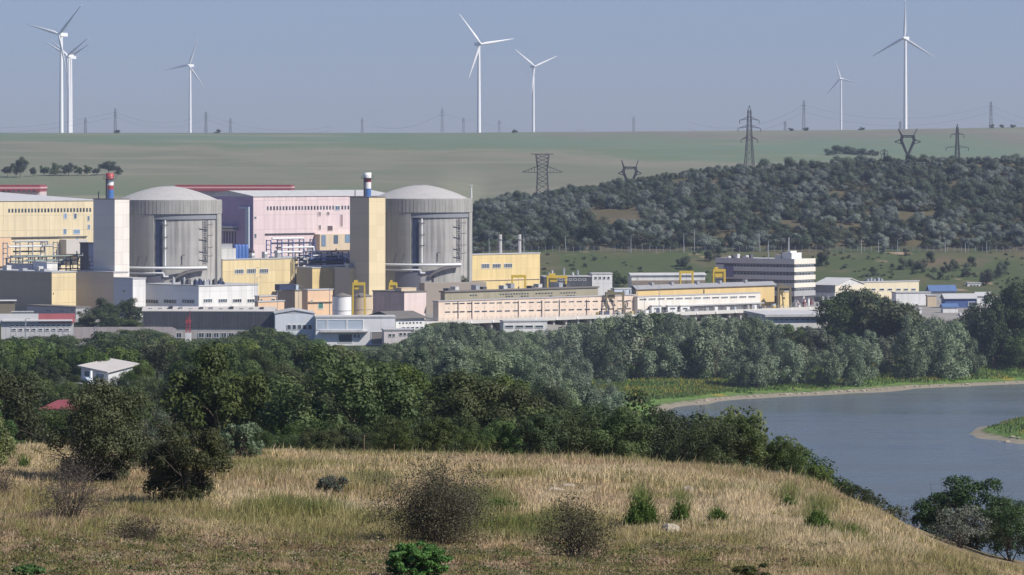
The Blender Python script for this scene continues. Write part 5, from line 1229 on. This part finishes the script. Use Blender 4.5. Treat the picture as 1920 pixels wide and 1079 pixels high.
b = B('white_workshop', 'big white workshop with blue grey shutters and a lower dark roof', 'workshop', 590, 592, 741, 596, 1330, M('workshop_white', (.76, .75, .74), .7, .07, .3, (4, 30, .07), .9, streak=.2), WHITER, th=5, zb=8.5)
b.win(592.5, 613, 599, 619, 1, 0, glass=BLUEG, frame=WHT, name='shutter'); b.win(614, 650, 599, 619, 1, 0, glass=BLUEG, frame=WHT, name='shutter'); b.win(650.5, 681, 599, 619, 1, 0, glass=BLUEG, frame=WHT, name='shutter')
b.slab('canopy', 600, 690, 620.5, 623, WHITER, 2); b.win(634, 661, 626, 643, 1, 0, name='door'); b.win(696, 718, 622, 646, 1, 0, glass=M('grey_door', (.22, .20, .19), .7), name='door'); b.win(662, 676, 627, 634, 2, .3)
b = B('white_workshop', 'dark hipped roof building with white walls beside the big white workshop', 'workshop', 690, 742, 796, 598, 1345, WHITE, None, th=30, zb=8.5)
b.gable(2.2, DARKR, 'x', 1.0); b.win(746, 792, 604, 608, 7, .35, frame=None); b.win(752, 795, 613, 616, 5, .3)
b = B('white_shed', 'little pale shed in front of the dark hipped roof', 'shed', 716, 720, 776, 620, 1322, M('pale_render', (.66, .60, .58), .8, streak=.3), GREYR, th=8, zb=8.5); b.win(728, 742, 626, 632, 2, .3); b.win(748, 770, 624, 630, 3, .3)
b = B('low_shed', 'low shed with a half grey half red roof beside the tree clump', 'shed', -30, 2, 138, 606, 1346, M('shed_wall', (.58, .57, .56), .8, .15, .5, (1.8, 30, .12), .7), None, th=5, zb=9.5)
b.slab('canopy', 4, 136, 599.5, 602.5, WHT, 1.2); b.win(18, 134, 609, 613, 12, .25, frame=WHT); b.win(20, 132, 616, 621, 9, .35, frame=WHT)
m = MB(); a0 = b.R(72)
for i, (x0, x1, mi) in enumerate(((-1, a0, 0), (a0 + .02, b.b + .5, 1))):
    m.add([(x0, -.8, b.h), (x1, -.8, b.h), (x1, b.a, b.h + 3.2), (x0, b.a, b.h + 3.2), (x0, -.8, b.h + .25), (x1, -.8, b.h + .25), (x1, b.a, b.h + 3.45), (x0, b.a, b.h + 3.45)], [(0, 3, 2, 1), (4, 5, 6, 7), (0, 1, 5, 4), (1, 2, 6, 5), (2, 3, 7, 6), (3, 0, 4, 7)], mi)
m.build('roof', [GREYR, REDR], b.o)
b = B('white_shed', 'narrow white shed with a long roof ridge behind the half red roof', 'shed', 10, 22, 62, 586, 1380, GREYW, WHITER, th=6, zb=12)
b = B('white_shed', 'white roofed shed with one post cut by the left edge', 'shed', -60, -30, 28, 565, 1400, M('umber_shed', (.2, .17, .12), .9), WHT, th=6, zb=12, over=.6); 
b = B('garden_wall', 'weathered pale wall running between the wood and the long dark shed', 'wall', 96, 100, 330, 614, 1352, M('weathered_wall', (.42, .37, .36), .9, .2, .4, streak=.4), None, th=3, zb=9)
b = B('garden_wall', 'short bright wall under the tree clump', 'wall', 126, 128, 180, 641, 1300, M('dusty_wall', (.55, .52, .47), .9, .2, .4), None, th=4, zb=8)
# red signal mast before the dark shed
c = at(353, 1335); o = empty('signal_mast', c, 'red and white lattice mast in front of the long dark shed', 'mast'); zt = zat(582, 1335) - c.z
m = MB(); [m.bar((sx * .8, sy * .8, zt * .35), (sx * .5, sy * .5, zt * .8), .25) for sx in (-1, 1) for sy in (-1, 1)]; [m.bar((-.8 + .03 * k, sy * .7, zt * (.35 + k * .06)), (.8 - .03 * k, sy * .7, zt * (.35 + k * .06)), .22) for k in range(8) for sy in (-1, 1)]; m.bar((.6, 0, zt * .8), (.6, 0, zt), .3); m.build('lattice', RED, o)
m = MB(); m.box(-1, 1, -1, 1, -1, zt * .35); m.build('base', WHT, o)
m = MB(); m.box(-.9, .9, -.9, .9, zt * .62, zt * .72); m.build('platform', RED, o)

# --- houses among the trees
b = B('white_house', 'white house with a pale sloping roof among the dark trees', 'house', 152, 203, 250, 699, 655, M('house_white', (.58, .58, .57), .8, .05), None, th=40, zb=gz((203 - HX) / F * 655, 655) - .5)
m = MB(); h = b.h; P = [(-.45, -.45, h - .05), (b.b + 1.2, -.45, h + 1.25), (b.b + 1.2, b.a + .6, h + 1.85), (-.45, b.a + .6, h + .72)]
m.add(P + [(x, y, z + .22) for x, y, z in P], [(0, 3, 2, 1), (4, 5, 6, 7), (0, 1, 5, 4), (1, 2, 6, 5), (2, 3, 7, 6), (3, 0, 4, 7)]); m.build('roof', M('house_roof', (.54, .50, .46), .8, .1, .5), b.o)
m = MB(); m.add([(0, 0, h - .02), (b.b, 0, h - .02), (b.b, 0, h + 1.1), (b.b, b.a, h - .02), (b.b, b.a, h + 1.75), (0, b.a, h - .02), (0, b.a, h + .65)], [(0, 1, 2), (1, 3, 4, 2), (3, 5, 6, 4), (5, 0, 6)]); m.build('gable', M('house_white', None), b.o)
b.win(158, 172, 694, 708, 1, 0, left=True, glass=GLB); b.win(180, 198, 699, 712, 1, 0, left=True, glass=GLB)
m = MB(); m.box(-2.4, -2.0, 2.2, 2.6, 0, h + .3); m.build('chimney', WHT, b.o)
m = MB(); m.box(-3.2, 0, -.6, b.a, h - 2.3, h - 2.1); m.build('terrace', WHT, b.o)
m = MB(); m.add([(-3.3, 3.4, h - .9), (-3.3, 2.6, h - .9), (-3.3, .2, h - 2.2), (-3.3, 1.0, h - 2.2), (-2.4, 3.4, h - .9), (-2.4, 2.6, h - .9), (-2.4, .2, h - 2.2), (-2.4, 1.0, h - 2.2)], [(0, 1, 2, 3), (7, 6, 5, 4), (0, 4, 5, 1), (1, 5, 6, 2), (2, 6, 7, 3), (3, 7, 4, 0)]); m.build('stair', BLUEG, b.o)
D = 455; c = at(110, D); o = empty('red_roofed_house', c, 'small house with a red roof half hidden by bushes', 'house', None, R(-14)); zt = zat(769, D) - c.z
m = MB(); m.box(-2.2, 2.6, 0, 4, -1.5, zt); m.build('wall', BEIGEW, o)
m = MB(); m.add([(-2.6, -.4, zt), (3.4, -.4, zt), (3.0, 4, zt + 1.1), (-1.6, 4, zt + .9), (-2.6, -.4, zt + .12), (3.4, -.4, zt + .12), (3.0, 4, zt + 1.22), (-1.6, 4, zt + 1.02)], [(0, 3, 2, 1), (4, 5, 6, 7), (0, 1, 5, 4), (1, 2, 6, 5), (2, 3, 7, 6), (3, 0, 4, 7)]); m.build('roof', M('house_red', (.29, .07, .075), .6, .12, .6, (.35, 40, .06), .75), o)
m = MB(); m.box(.2, 1.1, -.05, .02, zt - 1.3, zt - .4); m.build('window', GL, o)
# ---------------------------------------------------------------- chimneys, posts, fence
for i, (px, yt, lab) in enumerate(((938, 440, 'grey chimney behind the bright yellow building, nearer the dome'), (974, 440, 'grey chimney behind the bright yellow building, further from the dome'))):
    D = 1640; c = at(px, D, 16); o = empty('chimney', c, lab, 'chimney'); z = zat(yt, D) - 16
    m = MB(); m.lathe([(.95, -1), (.80, z), (.6, z)], 16); m.build('shaft', M('chimney_grey', (.33, .32, .31), .8, .1, .4), o)
    m = MB(); m.lathe([(1.05, z - 2.6), (1.05, z - 2.2), (.8, z - 2.2)], 16); m.build('ring', DSTEEL, o)
def post(px, yt, yb, D, label, group, lamp=True, z=None, r=.16):
    c = at(px, D, z); h = zat(yt, D) - c.z; o = empty('lamp_post', c, label, 'lamp post', group)
    m = MB(); m.tube((0, 0, -.5), (0, 0, h), r * 1.3, r * .8, 8); m.build('pole', STEEL, o)
    m = MB(); m.bar((0, 0, h - .1), (1.0, -.3, h + .1), .12); m.box(.8, 1.7, -.5, -.1, h, h + .2); m.build('lamp_head', STEEL, o)
def dslope(px, py, a=1650, b=1900):
    for d in np.linspace(a, b, 400):
        if zat(py, d) <= gz((px - HX) / F * d, d): return float(d)
    return float(b)
for px, yt, yb in ((1060, 443, 470), (1183, 441, 474), (1282, 439, 474), (1302, 430, 472), (1424, 437, 472), (1615, 447, 475), (1647, 451, 474), (1683, 448, 477), (1772, 452, 474), (1810, 455, 474), (1850, 452, 474)):
    post(px, yt, yb, dslope(px, yb), 'thin grey lamp post along the fence at the foot of the hillside', 'lamp posts along the fence')
for px, yt in ((917, 447), (982, 441)): post(px, yt, 478, 1650, 'thin grey lamp post behind the bright yellow building', 'lamp posts behind the bright yellow building', z=16)
for px, yt, D in ((482, 520, 1415), (478, 503, 1416), (520, 545, 1405), (560, 537, 1420), (618, 542, 1418), (1195, 520, 1465), (1236, 530, 1470)): post(px, yt, 0, D, 'thin mast rising between the workshops' if px < 700 else 'thin mast on the quay by the yellow hall', 'masts between the workshops' if px < 700 else 'masts on the quay', z=14, r=.12)
for px, yt in ((178, 612), (48, 598), (118, 618)): post(px, yt, 0, 1320, 'white lamp post by the low sheds at the wood edge', 'lamp posts by the low sheds', r=.2)
FM = M('fence_mesh', (.07, .08, .11), .8)
o = empty('fence', at(1480, 1790), 'long dark mesh fence on concrete posts along the foot of the hillside', 'fence'); base = o.location.copy()
pp = [at(x, dslope(x, 473)) for x in range(880, 2060, 13)]
for p in pp:
    m = MB(); q = p - base; m.bar(q - Vector((0, 0, .4)), q + Vector((0, 0, 3.0)), .2); m.build('post', STEEL, o)
m = MB()
for p, q in zip(pp[:-1], pp[1:]):
    p, q = p - base, q - base
    for z in np.arange(.3, 2.9, .35): m.bar(p + Vector((0, 0, z)), q + Vector((0, 0, z)), .07)
m.build('wire', FM, o)
# fence posts behind the crest of the near hill
for px, h in ((682, 1.2), (738, .8), (1190, .7)):
    p = at(px, 172); m = MB(); m.tube((0, 0, -.3), (.03, .02, h), .024, .02, 6); m.tube((.03, .02, h), (.05, .02, h + .05), .03, .01, 6); ob = m.build('stake', M('stake_wood', (.20, .13, .08), .9), None, p); tag(ob, 'thin wooden stake standing in the grass at the crest', 'stake', 'stakes along the crest')

# ---------------------------------------------------------------- wind turbines
TW = M('turbine_white', (.80, .80, .80), .45, .02)
PROT = {}
def turbine_meshes():
    m = MB(); m.lathe([(2.3, -6), (2.15, 20), (1.9, 55), (1.45, 103)], 24); PROT['tower'] = m
    m = MB(); m.box(-1.9, 1.9, -2.6, 8.2, 102.6, 106.4); m.box(-1.5, 1.5, -3.4, -2.6, 103, 106.1); PROT['nacelle'] = m
    m = MB(); m.lathe([(.01, 2.6), (.9, 2.2), (1.6, 1.0), (1.75, -.6), (1.6, -1.0)], 16); m.v = [(x, -z - 4.0, y + 104.6) for x, y, z in m.v]; PROT['hub'] = m
    m = MB(); n = 14; vs = []
    for i in range(n + 1):
        f = i / n; r = 1.2 + 42.5 * f; c = (1.8 + 1.9 * math.sin(min(1, f / .22) * math.pi / 2)) * (1 - .86 * max(0, f - .12) / .88); th = .85 * (1 - f) ** 1.2 + .1; tw = .35 * (1 - f) ** 2
        for a in np.linspace(0, 2 * math.pi, 9)[:-1]:
            x, y = c * .5 * math.cos(a) + c * .12, th * math.sin(a); vs.append((x * math.cos(tw) - y * math.sin(tw), x * math.sin(tw) + y * math.cos(tw), r))
    fs = [(i * 8 + j, i * 8 + (j + 1) % 8, (i + 1) * 8 + (j + 1) % 8, (i + 1) * 8 + j) for i in range(n) for j in range(8)] + [tuple(range(n * 8, n * 8 + 8))]
    m.add(vs, fs, 0, True); PROT['blade'] = m
turbine_meshes(); PM = {}
def turbine(px, yhub, ybase, phase, yaw, label):
    hub = 104.6; D = hub * F / (ybase - yhub); x = (px - HX) / F * D; z = zat(ybase, D)
    o = empty('wind_turbine', (x, D, z), label, 'wind turbine', None, R(yaw))
    for k in ('tower', 'nacelle', 'hub'):
        if k not in PM: q = PROT[k].build(k, TW, o); PM[k] = q.data
        else: link(k, PM[k], o)
    for i in range(3):
        if 'blade' not in PM: q = PROT['blade'].build('blade', TW, o); PM['blade'] = q.data
        else: q = link('blade', PM['blade'], o)
        q.location = (0, -4.2, 104.6); q.rotation_euler = (0, R(phase + 120 * i), 0)
turbine(115, 65, 251, 45, -32, 'nearest wind turbine of the overlapping group, tall white tower in front')
turbine(129.5, 105, 251, 57, -32, 'shorter wind turbine right behind the tall one, blades in a V')
turbine(133, 108, 251, 66, -38, 'wind turbine almost hidden behind the other two of the overlapping group')
turbine(356.5, 123, 251.5, 21, -25, 'lone wind turbine between the overlapping group and the middle pair')
turbine(898, 83, 252.5, -39, 28, 'taller wind turbine of the middle pair')
turbine(1000, 125, 248.5, -53, 28, 'shorter wind turbine of the middle pair')
turbine(1577, 148, 245.5, -17, -28, 'small wind turbine beside the tallest one over the wooded hill')
turbine(1697.5, 72, 243.5, 2, -25, 'tallest wind turbine with a vertical blade over the wooded hill')

# ---------------------------------------------------------------- pylons and power lines
PYM = M('pylon_steel', (.035, .035, .045), .7, .2, .5)
def lattice(m, z0, z1, w0, w1, n, t):
    """four legged lattice body from half width w0 at z0 to w1 at z1"""
    L = lambda f: w0 + (w1 - w0) * f
    for sx in (-1, 1):
        for sy in (-1, 1): m.bar((sx * w0, sy * w0, z0), (sx * w1, sy * w1, z1), t)
    for k in range(n):
        f0, f1 = k / n, (k + 1) / n; a, b, c, d = L(f0), L(f1), z0 + (z1 - z0) * f0, z0 + (z1 - z0) * f1
        for s in (-1, 1):
            m.bar((-a, s * a, c), (b, s * b, d), t * .6); m.bar((a, s * a, c), (-b, s * b, d), t * .6)
            m.bar((s * a, -a, c), (s * b, b, d), t * .6); m.bar((s * a, a, c), (s * b, -b, d), t * .6); m.bar((-b, s * b, d), (b, s * b, d), t * .6)
def arm(o, z, w, hb, drop, t, wb, ins=2.0):
    m = MB()
    for s in (-1, 1):
        for y in (-wb, wb): m.bar((s * wb, y, z), (s * w, 0, z - drop), t); m.bar((s * wb, y, z + hb), (s * w, 0, z - drop), t * .8)
        for k in (1, 2, 3): f = k / 4; m.bar((s * (wb + (w - wb) * f), 0, z - drop * f - .05), (s * (wb + (w - wb) * f), 0, z - drop * f + hb * (1 - f)), t * .6)
    m.build('crossarm', PYM, o)
    if ins:
        for s in (-1, 1): m = MB(); m.tube((s * w, 0, z - drop), (s * w, 0, z - drop - ins), .16, .22, 6); m.build('insulator', PYM, o)
def pylon_t(px, yt, yb, D, label, arms, wb, t=.32, z=None, group=None, name='pylon'):
    c = at(px, D); k = D / F; z0 = c.z - 1; h = zat(yt, D) - z0; o = empty(name, (c.x, c.y, z0), label, 'pylon', group, R(12))
    m = MB(); lattice(m, 0, h * .55, wb * k, wb * .5 * k, 6, t); lattice(m, h * .55, h * .93, wb * .5 * k, wb * .30 * k, 6, t * .9)
    for sx in (-1, 1): m.bar((sx * wb * .30 * k, 0, h * .93), (0, 0, h), t)
    m.build('mast', PYM, o)
    for ya, w, dr in arms: arm(o, zat(ya, D) - z0, w * k, 1.3, dr * k, t * .8, wb * .36 * k)
    return o
pylon_t(1405, 198, 305, 2180, 'tall dark pylon with three tiers of drooping arms on the hilltop', ((224, 19, 2), (239, 22, 2), (259, 16, 3)), 9)
pylon_t(1795, 233, 300, 2200, 'dark pylon with a narrow upper and a wide lower arm', ((253, 13, 0), (277, 22, 0)), 5)
pylon_t(1658, 280, 300, 2195, 'tiny dark pylon barely over the shrubs of the hilltop', ((284, 7, 0), (290, 5, 0)), 2, .26)
def pylon_y(px, yh, D, label, w):
    """waist type: legs narrow to a waist, open into a window and end in two horns"""
    c = at(px, D); z0 = c.z - 1; k = D / F; o = empty('pylon', (c.x, c.y, z0), label, 'pylon', None, R(8))
    Z = lambda y: zat(y, D) - z0
    zw, zb, za, zh = Z(yh + 46), Z(yh + 12.5), Z(yh + 22), Z(yh)
    m = MB(); lattice(m, 0, zw, 4.5 * k, 2.2 * k, 4, .5); m.build('body', PYM, o)
    m = MB()
    for s in (-1, 1):
        for y in (-.8, .8):
            m.bar((s * 1.2 * k, y, zw), (s * 11 * k, y, za), .62); m.bar((s * 3.0 * k, y, zw), (s * 14 * k, y, za), .52); m.bar((s * 11 * k, y, za), (s * 9 * k, y, zb), .62); m.bar((s * 14 * k, y, za), (s * 12 * k, y, zb), .52)
            for q in range(7):
                f0, f1 = q / 7, (q + 1) / 7; m.bar((s * (1.2 + 9.8 * f0) * k, y, zw + (za - zw) * f0), (s * (3 + 11 * f1) * k, y, zw + (za - zw) * f1), .32)
    m.build('window_frame', PYM, o)
    m = MB()
    for y in (-.8, .8):
        m.bar((-12 * k, y, zb), (12 * k, y, zb), .62); m.bar((-9 * k, y, zb - 1.2), (9 * k, y, zb - 1.2), .45)
        for q in range(8): m.bar(((-12 + 3 * q) * k, y, zb - 1.2 * (q % 2)), ((-9 + 3 * q) * k, y, zb - 1.2 * ((q + 1) % 2)), .3)
    m.build('beam', PYM, o)
    for s in (-1, 1):
        m = MB(); m.bar((s * 11 * k, -.8, zb), (s * w * .36 * k * 2, 0, zh), .6); m.bar((s * 12 * k, .8, zb), (s * w * .36 * k * 2, 0, zh), .6); m.build('horn', PYM, o)
        m = MB(); m.bar((s * 12 * k, -.8, za + .8), (s * w * k, 0, za - .8), .6); m.bar((s * 12 * k, .8, za + .8), (s * w * k, 0, za - .8), .6); m.bar((s * 10 * k, 0, za - 2.2), (s * w * k, 0, za - .8), .5); m.build('crossarm', PYM, o)
pylon_y(1702, 242, 2195, 'dark horned pylon with an open waist on the hilltop', 25)
pylon_y(1181, 301, 2170, 'dark horned pylon half sunk behind the shrubs of the hill', 22)
D = 2080; c = at(1017, D); z0 = c.z - 1; k = D / F; o = empty('pylon', (c.x, c.y, z0), 'broad lattice pylon with a flat top bar and a wide lower arm', 'pylon', None, R(5)); Z = lambda y: zat(y, D) - z0
m = MB(); lattice(m, 0, Z(345), 13 * k, 10 * k, 4, .3); lattice(m, Z(345), Z(318), 10 * k, 9 * k, 3, .3); lattice(m, Z(318), Z(290), 9 * k, 12 * k, 4, .3); m.build('mast', PYM, o)
m = MB(); [m.bar((-21 * k, y, Z(289)), (21 * k, y, Z(289)), .3) for y in (-1, 1)]; [m.bar((-21 * k + q * 3 * k, -1, Z(289)), (-19.5 * k + q * 3 * k, 1, Z(291)), .2) for q in range(14)]; m.build('top_bar', PYM, o)
for s in (-1, 1):
    m = MB(); [m.bar((s * 9 * k, y, Z(312)), (s * 38 * k, 0, Z(323)), .3) for y in (-2, 2)]; [m.bar((s * 9 * k, y, Z(324)), (s * 38 * k, 0, Z(323)), .3) for y in (-2, 2)]; [m.bar((s * (9 + 29 * f) * k, 0, Z(312 + 11 * f)), (s * (9 + 29 * f) * k, 0, Z(324)), .2) for f in (.2, .4, .6, .8)]; m.build('crossarm', PYM, o)
FARP = [(160, 221, 251, 5200), (216, 204, 251, 4600), (386, 210, 251.5, 4700), (432, 222, 252, 5200), (679, 221, 251, 5200), (829, 203, 250, 4500), (869, 221, 249.5, 5000), (936, 225, 249, 5200), (1188, 219, 248, 4900), (1507, 189, 245.5, 4200), (1472, 228, 246, 5200), (1688, 228, 244, 5200), (1858, 191, 240, 4200)]
FP = {}
for px, yt, yb, D in FARP:
    c = at(px, D); z0 = c.z - 1; h = zat(yt, D) - z0
    where = {160: 'between the overlapping turbines and the first tall far mast', 216: 'tall, next after the overlapping turbines', 386: 'just beside the lone turbine', 432: 'second beyond the lone turbine', 679: 'alone over the pink hall', 829: 'tall, before the middle pair of turbines', 869: 'short, close to the taller middle turbine', 936: 'between the two middle turbines', 1188: 'alone beyond the middle pair', 1507: 'tall, before the small hill turbine', 1472: 'short, behind the three tiered pylon', 1688: 'behind the tallest turbine', 1858: 'tall, past the tallest turbine'}[px]
    o = empty('pylon', (c.x, c.y, z0), f'faint far pylon on the skyline, {where}', 'pylon', 'pylons on the skyline')
    m = MB(); lattice(m, 0, h, 1.7, .8, 7, .26); m.build('mast', PYM, o)
    for f, w in ((.72, 3.4), (.84, 2.8)): m = MB(); m.bar((-w, 0, h * f), (w, 0, h * f), .35); m.build('crossarm', PYM, o)
    FP[px] = Vector((c.x, c.y, z0 + h * .8))
def line(pts, sag, label, r=.09):
    P = []
    for a, b in zip(pts[:-1], pts[1:]):
        for i in range(12): f = i / 12; q = a.lerp(b, f); q.z -= sag * 4 * f * (1 - f); P.append(q)
    P.append(pts[-1]); m = MB(); m.path(P, r, 4); ob = m.build('power_line', PYM); tag(ob, label, 'power line')
off = lambda v, dx, dz: v + Vector((dx, 0, dz))
e0 = at(-160, 4700); e0.z = zat(236, 4700); e1 = at(620, 4900); e1.z = zat(240, 4900)
for i, (dx, dz) in enumerate(((0, 2), (0, -4))): line([off(e0, dx, dz), off(FP[216], dx, dz), off(FP[386], dx, dz), off(e1, dx, dz)], 12, ('upper', 'lower')[i] + ' faint cable strung between the skyline pylons near the lone turbine')
e0 = at(700, 4700); e0.z = zat(236, 4700); e1 = at(1100, 4900); e1.z = zat(244, 4900)
line([e0, FP[829], e1], 10, 'faint cable sagging past the taller middle turbine')
e1 = at(2080, 4300); e1.z = zat(212, 4300); e0 = at(1290, 4300); e0.z = zat(232, 4300)
for i, dz in enumerate((2, -6)): line([off(e0, 0, dz), off(FP[1507], 0, dz), off(FP[1858], 0, dz), off(e1, 0, dz)], 16, ('upper', 'lower')[i] + ' faint cable sagging behind the tallest turbine')
